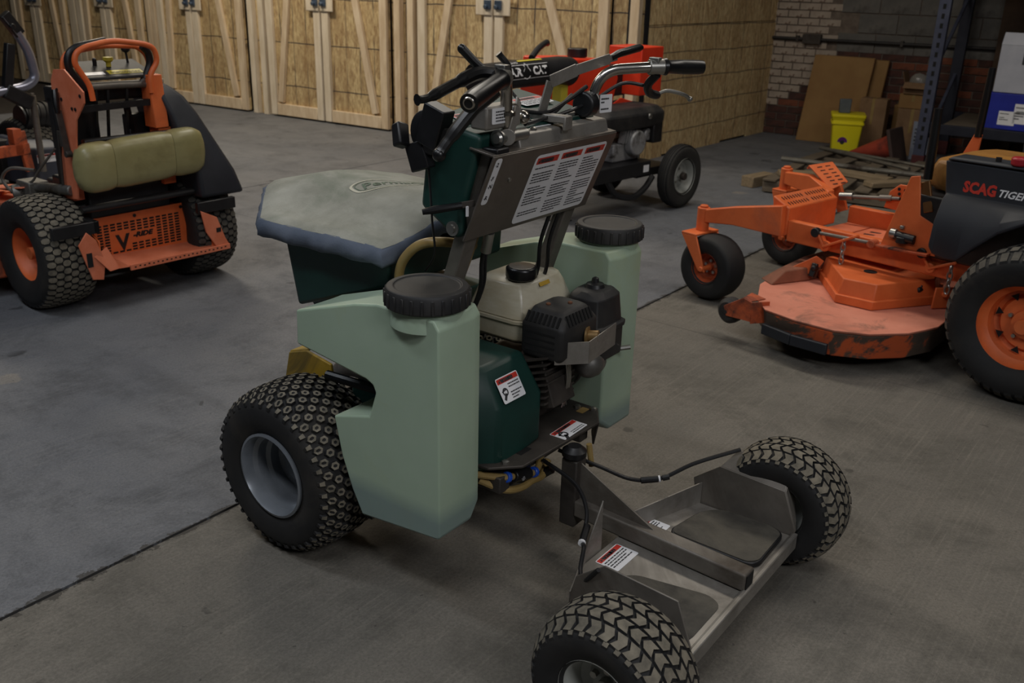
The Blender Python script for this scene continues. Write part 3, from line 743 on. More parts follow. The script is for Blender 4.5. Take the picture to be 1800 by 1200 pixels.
obj('print', m, M_INK, gd, recalc=False, kind='stuff')
m = MB(); q = PO+PX*.098+PYv*.163; m.lathe([(.006, 0), (.006, .003), (.002, .005)], q+PN*.003, PN, 10); so('panel_screw', m, M_ZINC)
# gear lever through the left edge
m = MB(); m.bar((-.435, .262, 1.085), (-.39, .305, 1.075), .003, .016); so('gear_lever', m, M_STEELB, .001)
m = MB(); m.tube([(-.412, .285, 1.079), (-.365, .335, 1.069), (-.345, .355, 1.064)], [.009, .010, .007], 10); so('gear_lever_grip', m, M_BLKG)
m = MB(); m.bx(-.432, -.428, .2835, .290, 1.055, 1.08); so('lever_tag', m, M_WHT)

# raised steel box on top of the panel with lever slot
bxp = [(-.492, 1.20), (-.480, 1.243), (-.38, 1.252), (-.38, 1.20)]
m = MB(); m.prism(bxp, .155, -.255, 'y'); so('control_box', m, M_STEEL, .005, seg=3)
BX, BY = Vector((0, -1, 0)), Vector((.115, 0, .009)).normalized()
BO = Vector((-.475, .145, 1.2448))
d1 = decal(S, 'control_box_decal', BO+BX*.085+BY*.02, BX, BY, .085, .06, rows=4, head=0, seed=21)
m = MB(); N = BX.cross(BY); q = BO+BX*.145+BY*.035+N*.0014; m.bar(q, q+BX*.012+BY*.02, .003, .0004, N); m.bar(q+BX*.012+BY*.02, q+BX*.018+BY*.005, .003, .0004, N); obj('arrow', m, M_INK, d1, recalc=False)
decal(S, 'control_box_decal', BO+BX*.225+BY*.04, BX, BY, .085, .05, rows=4, head=0, seed=22)
for q in (BO+BX*.075+BY*.01, BO+BX*.39+BY*.09):
    m = MB(); m.lathe([(.009, 0), (.009, .003), (.004, .006)], q, (0, 0, 1), 12); so('box_screw', m, M_ZINC)
m = MB(); m.bx(-.50, -.385, -.05, -.015, 1.253, 1.272); m.bx(-.503, -.495, -.05, -.015, 1.235, 1.272); so('lever_bracket', m, M_STEEL, .003)
m = MB(); m.bx(-.43, -.405, .085, .15, 1.25, 1.262); m.bx(-.43, -.405, -.20, -.14, 1.25, 1.262); so('clamp_foot', m, M_STEEL, .005)

# handlebars: swept tubes in rubber bushings, clamps, grips, levers
barR = fillet([(-.455, -.195, 1.27), (-.475, -.225, 1.372), (-.56, -.29, 1.382), (-.585, -.312, 1.384)], .06, 8)
m = MB(); m.tube(barR, .0145, 14); so('handlebar', m, M_CHR)
m = MB(); m.tube([(-.573, -.303, 1.383), (-.60, -.335, 1.384)], [.021, .021], 14); m.box((-.585, -.315, 1.40), (.03, .02, .018)); so('bar_clamp', m, M_ZINC, .002)
m = MB(); m.tube([(-.598, -.333, 1.384), (-.603, -.341, 1.384), (-.608, -.349, 1.384), (-.63, -.388, 1.383), (-.655, -.43, 1.382), (-.663, -.442, 1.382)], [.021, .023, .0175, .0195, .0195, .018], 18); so('grip', m, M_BLKG)
m = MB(); m.tube(spline([(-.59, -.322, 1.365), (-.56, -.33, 1.335), (-.55, -.36, 1.31), (-.555, -.40, 1.30)], 5), [.012]*15+[.010], 10); so('brake_perch', m, M_BLK)
m = MB(); m.tube(spline([(-.553, -.392, 1.302), (-.57, -.425, 1.312), (-.60, -.465, 1.302), (-.61, -.49, 1.288)], 6), .0055, 8); m.ball((-.61, -.49, 1.288), .008); so('brake_lever', m, M_ZINC)
m = MB(); m.tube(spline([(-.55, -.34, 1.33), (-.50, -.29, 1.335), (-.46, -.20, 1.29), (-.44, -.05, 1.262), (-.42, .02, 1.255)], 6), .005, 8); so('brake_cable', m, M_BLK)
m = MB(); m.tube([(-.455, -.165, 1.285), (-.455, -.205, 1.285)], [.034, .034], 20); so('bushing', m, M_BLK, .006)
m = MB(); m.rrect((-.43, -.207, 1.255), (-1, 0, 0), (0, 0, 1), .055, .062, .02, .006); m.cyl((-.456, -.205, 1.286), (-.456, -.222, 1.286), .012, 6); so('bushing_plate', m, M_STEEL, .002)
dq = obj('arrow_decal', MB().rrect((-.486, -.205, 1.262), Vector((-.15, -.98, 0)), (0, 0, 1), .05, .048, .003, .0006), M_WHT, S)
m = MB(); row_print(m, Vector((-.486, -.205, 1.262)), Vector((-.15, -.98, 0)).normalized(), Vector((0, 0, 1)), .004, .036, .042, .006, 4); obj('print', m, M_INK, dq, recalc=False, kind='stuff')
barL = fillet([(-.47, .19, 1.262), (-.475, .20, 1.372), (-.505, .25, 1.384), (-.512, .268, 1.384)], .05, 8)
m = MB(); m.tube(barL, .0145, 14); m.lathe([(.022, 0), (.022, .008), (.017, .012)], (-.47, .19, 1.292), (0, 0, 1), 14); so('handlebar', m, M_CHR)
m = MB(); m.tube([(-.498, .24, 1.385), (-.512, .272, 1.382)], [.023, .023], 14); m.box((-.50, .25, 1.405), (.03, .022, .018)); so('bar_clamp', m, M_ZINC, .002)
m = MB(); m.tube([(-.509, .265, 1.384), (-.512, .272, 1.382), (-.516, .285, 1.379), (-.555, .425, 1.353), (-.562, .444, 1.349)], [.022, .025, .019, .0225, .021], 18); so('grip', m, M_BLKG)
m = MB(); m.lathe([(.013, 0), (.0145, .001), (.013, .003), (.010, .003), (.009, -.015)], (-.562, .444, 1.349), (-.28, .93, -.24), 20, caps=False); so('grip_end_ring', m, M_CHR)
m = MB(); m.lathe([(.0095, 0), (.0095, .001)], (-.5615, .4425, 1.3495), (-.28, .93, -.24), 14); so('grip_bore', m, M_HOLE)
m = MB(); m.tube(spline([(-.495, .255, 1.392), (-.47, .30, 1.395), (-.46, .36, 1.378), (-.455, .45, 1.352), (-.45, .483, 1.349)], 6), [.016]*6+[.016]*6+[.0125]*6+[.009]*6+[.013], 10); so('brake_lever', m, M_BLKG)
m = MB(); m.tube([(-.475, .275, 1.395), (-.455, .298, 1.42), (-.437, .318, 1.447)], [.009, .0105, .011], 10); m.ball((-.437, .318, 1.447), .011); so('clutch_lever', m, M_BLKG)
m = MB(); m.tube(spline([(-.52, .30, 1.362), (-.50, .35, 1.325), (-.475, .405, 1.26), (-.465, .425, 1.232)], 6), [.018]*6+[.016]*6+[.013]*6+[.014], 10); m.ball((-.464, .428, 1.226), .016); so('throttle_lever', m, M_BLKG)
# left bushing block with its decal
m = MB(); m.box((-.45, .205, 1.29), (.05, .135, .055)); so('bushing_block', m, M_STEEL, .006)
dq = obj('arrow_decal', MB().rrect((-.4765, .255, 1.276), (0, -1, 0), (0, 0, 1), .092, .037, .003, .0006), M_WHT, S)
m = MB(); row_print(m, Vector((-.4765, .255, 1.276)), Vector((0, -1, 0)), Vector((0, 0, 1)), .014, .07, .032, .004, 4); obj('print', m, M_INK, dq, recalc=False, kind='stuff')
# levers rising from the box
m = MB(); A = [(-.415, -.03, 1.262), (-.425, -.055, 1.35), (-.455, -.13, 1.377), (-.475, -.26, 1.40), (-.48, -.29, 1.405)]
for p, q, w in zip(A[:-1], A[1:], (.034, .034, .028, .02)): m.bar(p, q, w, .005, (1, 0, 0.0))
so('steering_lock_lever', m, M_STEEL, .001)
m = MB(); m.tube([(-.474, -.268, 1.402), (-.478, -.30, 1.412), (-.484, -.40, 1.424), (-.486, -.412, 1.424)], [.009, .0105, .011, .007], 10); so('lever_grip', m, M_BLKG)
m = MB(); B_ = [(-.485, .195, 1.245), (-.485, .165, 1.31), (-.475, .15, 1.325)]
for p, q in zip(B_[:-1], B_[1:]): m.bar(p, q, .024, .005, (1, 0, 0))
m.lathe([(.020, 0), (.020, .006)], (-.485, .205, 1.243), (-.6, .8, 0), 18); so('spread_lever', m, M_STEEL, .001)
m = MB(); m.tube(spline([(-.477, .15, 1.322), (-.45, .155, 1.35), (-.44, .15, 1.37), (-.445, .155, 1.40), (-.43, .175, 1.43)], 6), [.004]*12+[.008]*12+[.009], 8); so('spread_lever_grip', m, M_BLKG)
m = MB(); m.cyl((-.475, .225, 1.241), (-.475, .12, 1.241), .015, 16); m.lathe([(.021, 0), (.021, .006), (.016, .006), (.012, .012), (.001, .012)], (-.475, .225, 1.241), (0, 1, 0), 18); so('lever_shaft', m, M_ZINC)
m = MB(); m.ball((-.46, .108, 1.278), .017); so('lever_ball', m, M_CHR)
m = MB()
m.tube(spline([(-.36, .16, 1.29), (-.40, .06, 1.285), (-.43, -.03, 1.275), (-.44, -.12, 1.30), (-.45, -.19, 1.33)], 6), .006, 8)
m.tube(spline([(-.34, .10, 1.285), (-.38, .02, 1.28), (-.43, -.06, 1.27)], 6), .006, 8); m.tube(spline([(-.46, .10, 1.26), (-.45, .03, 1.262), (-.44, -.05, 1.27), (-.43, -.15, 1.31)], 6), .005, 8)
so('cable_bundle', m, M_BLK)

# hoses and wires hanging behind the panel
m = MB(); m.tube(spline([(-.35, .14, 1.0), (-.32, .15, .90), (-.28, .15, .80), (-.25, .12, .70)], 6), .012, 10); so('yellow_hose', m, M_TAN)
m = MB()
for y, x in ((.12, -.38), (.08, -.36), (-.12, -.40), (-.15, -.41)): m.tube(spline([(x, y, 1.0), (x+.03, y+.005, .90), (x+.05, y-.01, .80), (x+.10, y-.005, .68)], 6), .006, 8)
so('wire_loom', m, M_BLK)
m = MB(); m.cyl((-.40, .16, .985), (-.385, .155, .93), .014, 12); so('ignition_switch', m, M_ZINC)

# engine plate
m = MB(); m.plate([(-.22, .27, .36), (-.48, .25, .36), (-.545, .18, .36), (-.56, -.18, .36), (-.50, -.265, .36), (-.22, -.265, .36)], .008)
m.plate([(-.56, -.18, .362), (-.50, -.267, .362), (-.49, -.262, .28), (-.54, -.19, .28)], .006); so('engine_plate', m, M_STEELB, .002)
decal(S, 'plate_decal', (-.548, -.02, .3645), (0.03, -1, 0), (1, .03, 0), .125, .055, rows=4, head=.28, pict=True, seed=31)
m = MB(); m.rrect((-.49, -.20, .3645), (0, -1, 0), (1, 0, 0), .04, .025, .003, .0006); so('serial_plate', m, M_TAN)
for q in ((-.50, -.245), (-.455, -.225), (-.50, .2)):
    m = MB(); m.lathe([(.011, 0), (.011, .008), (.006, .010)], (q[0], q[1], .364), (0, 0, 1), 6); so('plate_bolt', m, M_ZINC)
m = MB(); m.bx(-.505, -.475, .085, .135, .3642, .3648); so('plate_slot', m, M_HOLE)
# belt guard
m = MB(); lo = [(-.22, .285), (-.40, .29), (-.485, .21), (-.49, .02), (-.22, .02)]
m.loft([[(x, y, .365-.03*(y > .2)) for x, y in lo], [(x, y, .515 if x < -.45 else (.56 if x < -.3 else .60)) for x, y in lo], [(x*.80-.03, y*.9+.01, .625) for x, y in lo]]); so('belt_guard', m, M_GRN, .014, seg=3)
gO = Vector((-.478, .187, .527)); gY = (Vector((-.418, .187, .625))-gO).normalized(); gX = Vector((0, -1, 0))
decal(S, 'guard_decal', gO+gX.cross(gY)*.007, gX, gY, .095, .072, rows=6, head=.2, pict=True, seed=41)

# engine: crankcase, cylinder with fins, fuel tank, muffler cover, air cleaner
m = MB(); m.bx(-.42, -.22, -.25, .0, .37, .56); m.cyl((-.32, 0, .47), (-.32, .03, .47), .085, 20); m.cyl((-.32, -.25, .47), (-.32, -.30, .47), .095, 20); so('crankcase', m, M_STEELB, .015)
m = MB(); m.cyl((-.32, -.30, .47), (-.32, -.33, .47), .10, 24); m.ball((-.50, -.20, .535), .05, (1, 1, .9)); m.cyl((-.50, -.20, .535), (-.50, -.25, .53), .035, 14); so('carburetor', m, M_CAST, .004)
for k in range(8):
    m = MB(); m.box((-.44+.0, -.05, .455+.02*k), (.13, .15, .005), rotm(0, 20, 0)); so('cooling_fin', m, M_STEELB)
m = MB(); m.box((-.45, -.05, .53), (.09, .11, .17), rotm(0, 20, 0)); so('cylinder', m, M_STEELB, .004)
m = MB()
for k in range(3): m.tube(spline([(-.505, -.065-.008*k, .60), (-.512, -.07-.008*k, .53), (-.50, -.075-.006*k, .46), (-.49, -.08-.012*k, .43)], 5), .0028, 6)
so('governor_spring', m, M_ZINC)
def rbox(x0, x1, y0, y1, r): return [(x0+r, y0), (x1-r, y0), (x1-r*.3, y0+r*.3), (x1, y0+r), (x1, y1-r), (x1-r*.3, y1-r*.3), (x1-r, y1), (x0+r, y1), (x0+r*.3, y1-r*.3), (x0, y1-r), (x0, y0+r), (x0+r*.3, y0+r*.3)]
def lv(P, z): return [(x, y, z) for x, y in P]
m = MB(); m.loft([lv(rbox(-.385, -.20, -.255, -.02, .03), .615), lv(rbox(-.40, -.185, -.275, .0, .035), .63), lv(rbox(-.405, -.18, -.28, .005, .035), .685)]); ft = so('fuel_tank', m, M_CREAM, .004, label='cream fuel tank')
m = MB(); m.loft([lv(rbox(-.41, -.175, -.285, .01, .035), .684), lv(rbox(-.41, -.175, -.285, .01, .035), .692)]); obj('seam', m, M_CREAM, ft)
m = MB(); m.loft([lv(rbox(-.402, -.183, -.277, .002, .035), .692), lv(rbox(-.385, -.20, -.26, -.012, .05), .76), lv(rbox(-.37, -.21, -.25, -.025, .05), .787), lv(rbox(-.35, -.23, -.23, -.045, .05), .795)]); obj('tank_top', m, M_CREAM, ft, bevel=.004)
m = MB(); m.lathe([(.044, 0), (.046, .004), (.046, .03), (.04, .036), (.001, .038)], (-.335, -.075, .795), (0, 0, 1), 12); obj('fuel_cap', m, M_BLKG, ft, bevel=.003)
m = MB(); m.quad((-.383, -.10, .771), (0, -1, 0), (.35, 0, .6), 0, .05, 0, .012, .003); obj('fuel_sticker', m, M_YEL, ft, recalc=False)
m = MB(); m.loft([lv(rbox(-.535, -.405, -.16, .01, .012), .605), lv(rbox(-.545, -.40, -.17, .015, .014), .62), lv(rbox(-.545, -.40, -.17, .015, .014), .70), lv(rbox(-.525, -.415, -.145, -.01, .02), .74), lv(rbox(-.515, -.42, -.135, -.02, .02), .746)])
mf = so('muffler_cover', m, M_BLKD, .006, label='black slotted muffler cover')
m = MB()
for k in range(8): m.box((-.536, -.025-.016*k, .722), (.004, .007, .032), rotm(0, 26, 0))
for k in range(8): m.box((-.418-.015*k, .003, .722), (.006, .004, .03), rotm(32, 0, 0))
for k in range(4): m.bx(-.52, -.42, .0152, .0158, .625+.018*k, .631+.018*k)
obj('slot', m, M_HOLE, mf)
m = MB()
for q in ((-.45, -.05), (-.49, -.10)): m.lathe([(.007, 0), (.007, .004), (.003, .006)], (q[0], q[1], .746), (0, 0, 1), 8)
obj('screw', m, M_RUST, mf)
m = MB(); m.cyl((-.535, -.11, .655), (-.575, -.125, .66), .017, 14); m.lathe([(.03, 0), (.03, .006)], (-.545, -.112, .655), (-1, -.3, .1), 14); so('exhaust_outlet', m, mat('brass_pipe', (140, 112, 70), (168, 138, 92), .45, .5))
m = MB(); m.plate([(-.52, .012, .60), (-.585, -.06, .60), (-.585, -.06, .665), (-.52, .012, .665)], .003); m.plate([(-.585, -.06, .60), (-.565, -.235, .60), (-.565, -.235, .668), (-.585, -.06, .665)], .003); so('heat_shield', m, M_STEEL, 0, label='bent steel heat shield')
m = MB(); m.loft([lv(rbox(-.52, -.42, -.33, -.21, .02), .53), lv(rbox(-.54, -.405, -.345, -.185, .03), .545), lv(rbox(-.54, -.405, -.345, -.185, .03), .63), lv(rbox(-.545, -.40, -.35, -.18, .03), .632), lv(rbox(-.545, -.40, -.35, -.18, .03), .645), lv(rbox(-.535, -.405, -.342, -.185, .03), .648), lv(rbox(-.53, -.41, -.335, -.19, .035), .73), lv(rbox(-.515, -.425, -.32, -.205, .035), .748), lv(rbox(-.50, -.44, -.30, -.225, .03), .752)])
ac = so('air_cleaner', m, M_BLKD, .004)
m = MB(); m.lathe([(.03, 0), (.026, .010), (.012, .014), (.010, .026), (.003, .030)], (-.47, -.262, .752), (0, 0, 1), 16); obj('wing_nut', m, M_BLK, ac)
m = MB(); m.cyl((-.53, -.33, .55), (-.555, -.35, .555), .008, 8); obj('choke_lever', m, M_ZINC, ac)

# pump, hoses and clamps under the plate
m = MB(); m.bx(-.47, -.39, .05, .14, .25, .33); m.cyl((-.49, .09, .29), (-.38, .09, .29), .032, 14); so('pump', m, M_BLK, .008)
m = MB(); m.tube(spline([(-.44, .25, .33), (-.49, .20, .318), (-.50, .155, .306), (-.50, .058, .278), (-.48, .0, .30)], 7), .010, 10); m.tube(spline([(-.44, .24, .31), (-.49, .19, .275), (-.50, .126, .256), (-.50, .07, .255), (-.50, .02, .25), (-.49, -.02, .28)], 7), .011, 10); so('clear_hose', m, M_TAN)
for q, d in (((-.495, .192, .316), (-.1, -.95, -.25)), ((-.50, .07, .281), (0, -.95, -.28))):
    m = MB(); m.lathe([(.014, 0), (.016, .002), (.016, .012), (.014, .014)], q, d, 14); so('hose_clip', m, M_CLIP)
m = MB(); m.cyl((-.50, .165, .309), (-.50, .09, .287), .018, 14); so('check_valve', m, M_BLK, .003)
m = MB(); vq = Vector((-.5195, .15, .298)); m.text('-|||-', vq, (0, -.95, -.28), (0, -.28, .95), .014, 0); so('valve_print', m, M_WHT, recalc=False)
m = MB(); m.tube(spline([(-.52, .0, .27), (-.45, .02, .22), (-.35, .05, .22), (-.2, .1, .25)], 6), .014, 10); so('drain_hose', m, M_BLK)
m = MB(); m.lathe([(.03, 0), (.036, .006), (.036, .022), (.026, .03), (.02, .036)], (-.575, -.03, .316), (0, 0, 1), 20); so('pivot_cap', m, M_BLK, label='black pivot cap')
m = MB(); m.cyl((-.58, -.10, .33), (-.59, -.105, .26), .009, 10); so('drain_cock', m, M_TAN)

# sulky: pivot post, gussets, tube, tray, fenders, pads, wheels
m = MB(); m.bar((-.575, -.03, .10), (-.575, -.03, .315), .052, .052, (1, 0, 0)); so('pivot_post', m, M_STEELB, .004)
m = MB(); m.bar((-.60, -.028, .165), (-1.145, 0, .165), .052, .052); so('sulky_tube', m, M_STEELD, .006)
m = MB(); m.bx(-1.1468, -1.1453, -.021, .021, .145, .186); so('tube_opening', m, M_HOLE)
m = MB()
m.plate([(-.60, -.03, .305), (-.60, -.03, .14), (-.86, -.014, .14), (-.86, -.014, .19)], .005); so('gusset', m, M_STEELD, .001)
tw = [(-.752, .215), (-.755, -.20), (-.84, -.315), (-1.14, -.315), (-1.14, .335), (-.80, .315)]
m = MB(); m.plate([(x, y, .133) for x, y in tw], .006)
so('tray', m, M_STEEL, .001, label='stainless tray with worn foot areas')
m = MB(); m.bx(-1.152, -1.135, -.325, .345, .095, .142); m.bar((-1.146, -.325, .142), (-1.146, .345, .142), .014, .006, (0, 0, 1)); so('tray_rear_lip', m, M_STEEL, .003)
m = MB(); m.plate([(-.749, .165, .05), (-.749, .165, .175), (-.749, .125, .235), (-.749, .09, .292), (-.749, .082, .05)], .004); m.plate([(-.749, .165, .05), (-.80, .315, .07), (-.80, .315, .15), (-.749, .165, .175)], .004)
m.plate([(-.752, -.03, .10), (-.85, -.318, .10), (-.85, -.318, .205), (-.752, -.03, .19)], .004); so('tray_front_lip', m, M_STEEL, .0008)
for s in (1, -1):
    f = MB(); y = s*.322
    f.plate([(-.80 if s > 0 else -.84, y, .11), (-1.13, y, .11), (-1.145, y, .15), (-1.10, y, .265), (-.90, y, .275), (-.82, y, .21)], .005)
    if s < 0:
        f.plate([(-.90, y, .273), (-1.10, y, .263), (-1.09, y-.06, .306), (-.925, y-.062, .312)], .005)
        f.plate([(-1.145, y, .15), (-1.10, y, .263), (-1.09, y-.06, .306), (-1.13, y-.03, .17)], .005)
    so('fender', f, M_STEELD, .002)
pr = rbox(-.30, 0, -.21, 0, .05)
m = MB(); pf = [(-.875, -.085), (-.862, -.11), (-.885, -.25), (-.93, -.30), (-1.09, -.305), (-1.125, -.285), (-1.128, -.11), (-1.105, -.085)]
pf = rpoly(pf, .05); m.prism(pf, .137, .153, 'z'); fpd = so('foot_pad', m, M_BLK, .003, label='thick black rubber foot pad with dusty top')
m = MB(); m.prism([(-1.0+(x+1.0)*.96, -.19+(y+.19)*.95) for x, y in pf], .1532, .1552, 'z'); obj('pad_top', m, M_PAD, fpd)
m = MB(); pf2 = rpoly([(-.86, .30), (-.852, .17), (-.885, .13), (-1.08, .088), (-1.12, .11), (-1.12, .30)], .04)
m.prism(pf2, .1363, .1378, 'z'); so('grip_patch', m, M_PAD, label='flat worn grip patch')
decal(S, 'tray_decal', (-.845, -.060, .1368), (0, -1, 0), (1, 0, 0), .082, .078, rows=6, head=.22, seed=51)
decal(S, 'tray_decal', (-.842, .148, .1368), (0, -1, 0), (1, 0, 0), .112, .072, rows=5, head=.22, seed=52)
tire(S, (-1.07, .55, .182), .183, .185, .085, 'turf', axis=1, k=.028, rim_mat=M_WRIM, side=1, name='sulky_tire', lug_h=.007, label='turf tire of the sulky')
tire(S, (-1.07, -.418, .182), .183, .185, .085, 'turf', k=.028, rim_mat=M_WRIM, side=-1, name='sulky_tire', lug_h=.007)
m = MB(); m.cyl((-1.07, -.40, .182), (-1.07, -.325, .182), .016, 10); m.cyl((-1.07, .50, .182), (-1.07, .325, .182), .016, 10); so('stub_axle', m, M_STEELB)
# cable housings running to both fenders
m = MB(); m.tube(spline([(-.50, -.06, .30), (-.62, -.10, .27), (-.70, -.15, .235), (-.77, -.20, .24), (-.84, -.27, .285), (-.935, -.37, .322)], 8), .006, 8); so('brake_cable', m, M_BLK)
m = MB(); m.tube([(-.725, -.165, .233), (-.765, -.195, .239)], .010, 10); m.tube([(-.775, -.203, .242), (-.79, -.215, .247)], .009, 10); so('cable_joiner', m, M_BLK)
m = MB(); m.tube([(-.766, -.196, .239), (-.770, -.199, .240)], .0105, 10); so('cable_band', m, M_WHT)
m = MB(); m.tube(spline([(-.50, .02, .30), (-.62, .03, .27), (-.70, .09, .24), (-.735, .16, .20), (-.77, .21, .21), (-.80, .27, .19), (-.84, .315, .20), (-.89, .335, .265)], 8), .006, 8); so('brake_cable', m, M_BLK)
m = MB(); m.tube([(-.725, .125, .22), (-.745, .18, .203)], .010, 10); so('cable_joiner', m, M_BLK)
m = MB(); m.tube([(-.744, .178, .2035), (-.747, .184, .203)], .0105, 10); so('cable_band', m, M_WHT)
# ================================================================== stand-on mower on the left
M_OLIVE = mat('olive_vinyl', (138, 130, 86), (156, 148, 104), .36, scale=5, dirt=(104, 94, 58), dpos=(.5, .75))
M_VTANK = mat('black_poly_tank', (34, 36, 42), (46, 48, 54), .55, scale=6)
M_YSTK = mat('yellow_sticker', (196, 180, 50), (212, 196, 70), .5)
V = thing('stand_on_mower', (-1.92, 4.68, 0), 141, 'orange stand-on mower with olive vinyl pad and looped handles, on the left', 'mower')
def vo(name, mb, m_, bevel=0, parent=None, **k): return obj(name, mb, m_, parent or V, bevel, **k)
tire(V, (.19, .405, .28), .281, .26, .135, 'brick', lugmat=M_LUG, rim_mat=M_ORG, rim_style='wheel', side=1, lug_h=.006, k=.02, name='rear_tire')
tire(V, (.19, -.405, .28), .281, .26, .135, 'brick', lugmat=M_LUGD, rim_mat=M_ORG, rim_style='wheel', side=-1, lug_h=.006, k=.02, name='rear_tire')
# rear bumper and foot platform
for s, pts in ((1, [(.343, .416), (.39, .359), (.342, .181), (.288, .170), (.268, .26), (.301, .371)]), (-1, [(-.278, .417), (-.372, .369), (-.412, .251), (-.44, .20), (-.36, .20), (-.30, .30)])):
    m = MB(); m.plate([(-.12, y, z) for y, z in pts], .008); e = vo('bumper_ear', m, M_ORGD, .002)
    m = MB(); q = (-.125, .345, .28) if s > 0 else (-.125, -.375, .30)
    m.bx(q[0]-.0008, q[0], q[1]-.014, q[1]+.014, q[2]-(.035 if s > 0 else .012), q[2]+(.035 if s > 0 else .012)); obj('slot', m, M_HOLE, e)
    a = pts[-1]
    m = MB(); yy = .285 if s > 0 else -.36
    m.plate([(-.12, yy, .20), (.05, yy*.93, .21), (.05, yy*.93, .40), (-.12, yy, .36)], .006); vo('side_web', m, M_ORG, .001)
m = MB(); m.plate([(-.12, .145, .205), (-.12, -.435, .205), (.05, -.28, .215), (.05, .18, .23)], .008); m.bx(-.128, -.118, -.435, .145, .186, .214); vo('foot_platform', m, M_ORGD, .001)
m = MB(); m.plate([(-.125, .322, .291), (-.105, .247, .323), (-.12, .201, .208), (-.14, .26, .21)], .006); m.plate([(-.105, .247, .323), (-.02, .2, .25), (-.12, .145, .205), (-.12, .201, .208)], .006); vo('step_wedge', m, M_ORGD, .001)
m = MB(); m.plate([(-.12, -.435, .21), (-.10, -.40, .27), (.04, -.28, .22)], .006); vo('step_wedge', m, M_ORG, .001)
m = MB()
for k in range(22): m.box((-.1285, .12-.025*k, .200+.003*(k % 2)), (.002, .009, .006))
vo('platform_hole', m, M_HOLE, kind='stuff')
# perforated rear guard with its name
m = MB(); m.plate([(.05, .256, .43), (.05, -.295, .435), (.05, -.285, .205), (.05, .17, .225)], .006); gr = vo('rear_guard', m, M_ORG, .001)
GX, GY, GO = Vector((0, -1, 0)), Vector((0, 0, 1)), Vector((.0465, 0, 0))
m = MB()
for c in range(13):
    for r in range(11):
        y = .195-.036*c; z = .385-.0145*r
        if y < -.27: continue
        if -.12 < y < .135 and .275 < z < .335: continue
        if .02 < y < .135 and .25 < z < .345: continue
        m.quad(GO, GX, GY, -y-.013, -y+.013, z-.0045, z+.0045, .0005)
obj('guard_slot', m, M_HOLE, gr, kind='stuff', recalc=False)
m = MB(); m.text('V', GO+GY*.25+GX*(-.11), GX, GY, .11, .0016, bold=.004); m.text('-RIDE', GO+GY*.302+GX*(-.02), GX, GY, .034, .0016, bold=.002, shear=.25, width=.115); obj('guard_lettering', m, M_BLK, gr, recalc=False)
for y, z in ((.225, .41), (0.0, .413), (-.265, .415)):
    m = MB(); m.lathe([(.009, 0), (.009, .003)], (.046, y, z), (-1, 0, 0), 12); obj('guard_bolt', m, M_BLK, gr)
# black body, tubes and rear frame under the pad
m = MB(); m.bx(.06, .42, -.22, .22, .20, .60); m.bx(.10, .34, -.30, .30, .44, .50); m.bx(.16, .22, .06, .28, .58, 1.02); m.bx(.16, .22, -.24, -.09, .58, .90); m.bx(.14, .24, -.24, .28, .98, 1.06); vo('engine_frame', m, M_BLK, .01)
m = MB(); m.tube([(-.02, .30, .50), (-.04, -.30, .51)], .018, 10); vo('cross_tube', m, M_BLK)
m = MB(); m.bx(-.115, -.085, .27, .50, .40, .46); m.bx(-.115, .0, .27, .30, .40, .46); vo('tire_scraper', m, M_BLK, .004)
m = MB(); m.bx(-.115, -.085, -.50, -.27, .40, .46); vo('tire_scraper', m, M_BLK, .004)
# cushion: three vinyl sections
def pad_section(y0, y1, cap0, cap1):
    loops = []; n = 9
    for i in range(n):
        u = i/(n-1); y = y0+(y1-y0)*u
        e = 1.0
        if cap0: e = min(e, math.sqrt(max(0, 1-(1-min(1, u/.45))**2))*.62+.38)
        else: e = min(e, .93+.07*min(1, u/.15))
        if cap1: e = min(e, math.sqrt(max(0, 1-(1-min(1, (1-u)/.45))**2))*.62+.38)
        else: e = min(e, .93+.07*min(1, (1-u)/.15))
        L = []
        zc = .715-.045*(y-0)*1.0; hh, hx = .118*e, .062*e
        for k in range(20):
            a = 2*PI*k/20; c_, s_ = math.cos(a), math.sin(a); p = .62
            L.append((-.065+hx*math.copysign(abs(c_)**p, c_), y, zc+hh*math.copysign(abs(s_)**p, s_)))
        loops.append(L)
    return MB().loft(loops)
for y0, y1, a, b in ((.325, .152, True, False), (.150, -.168, False, False), (-.170, -.36, False, True)):
    vo('cushion', pad_section(y0, y1, a, b), M_OLIVE, angle=70)
m = MB(); m.bx(-.02, .02, -.26, .24, .60, .83); vo('cushion_board', m, M_BLK, .01)
# steering tower: orange side plates, console, handles
sp = [(.062, 1.15), (-.038, 1.158), (-.19, 1.07), (-.185, 1.02), (-.09, .935), (-.065, .85), (.005, .55), (.165, .53), (.055, .90), (.105, 1.06), (.10, 1.10)]
for s in (1,):
    m = MB(); m.prism([(x, z) for x, z in sp], s*.30, s*.292, 'y'); pl = vo('side_plate', m, M_ORGD if s > 0 else M_ORG, .001)
    for x, z in ((.05, 1.06), (.02, 1.02), (-.16, 1.05), (-.07, .985), (-.10, .985)):
        m = MB(); m.lathe([(.008, 0), (.008, .004)], (x, s*.30, z), (0, s, 0), 10); obj('plate_bolt', m, M_BLK, pl)
m = MB(); m.prism([(.165, .53), (.165, .60), (.07, .90), (.06, .53)], .235, .29, 'y'); vo('tower_column', m, M_ORGD, .004)
m = MB(); m.tube([(.04, .318, 1.06), (.02, .33, 1.0), (.015, .33, .96)], [.014, .016, .012], 10); vo('park_lever_grip', m, M_BLKG)
m = MB(); m.bar((.018, .325, .97), (.0, .318, .78), .008, .03, (0, 1, 0)); m.cyl((.0, .30, .77), (.0, .33, .77), .016, 12); vo('park_lever', m, M_STEELB, .002)
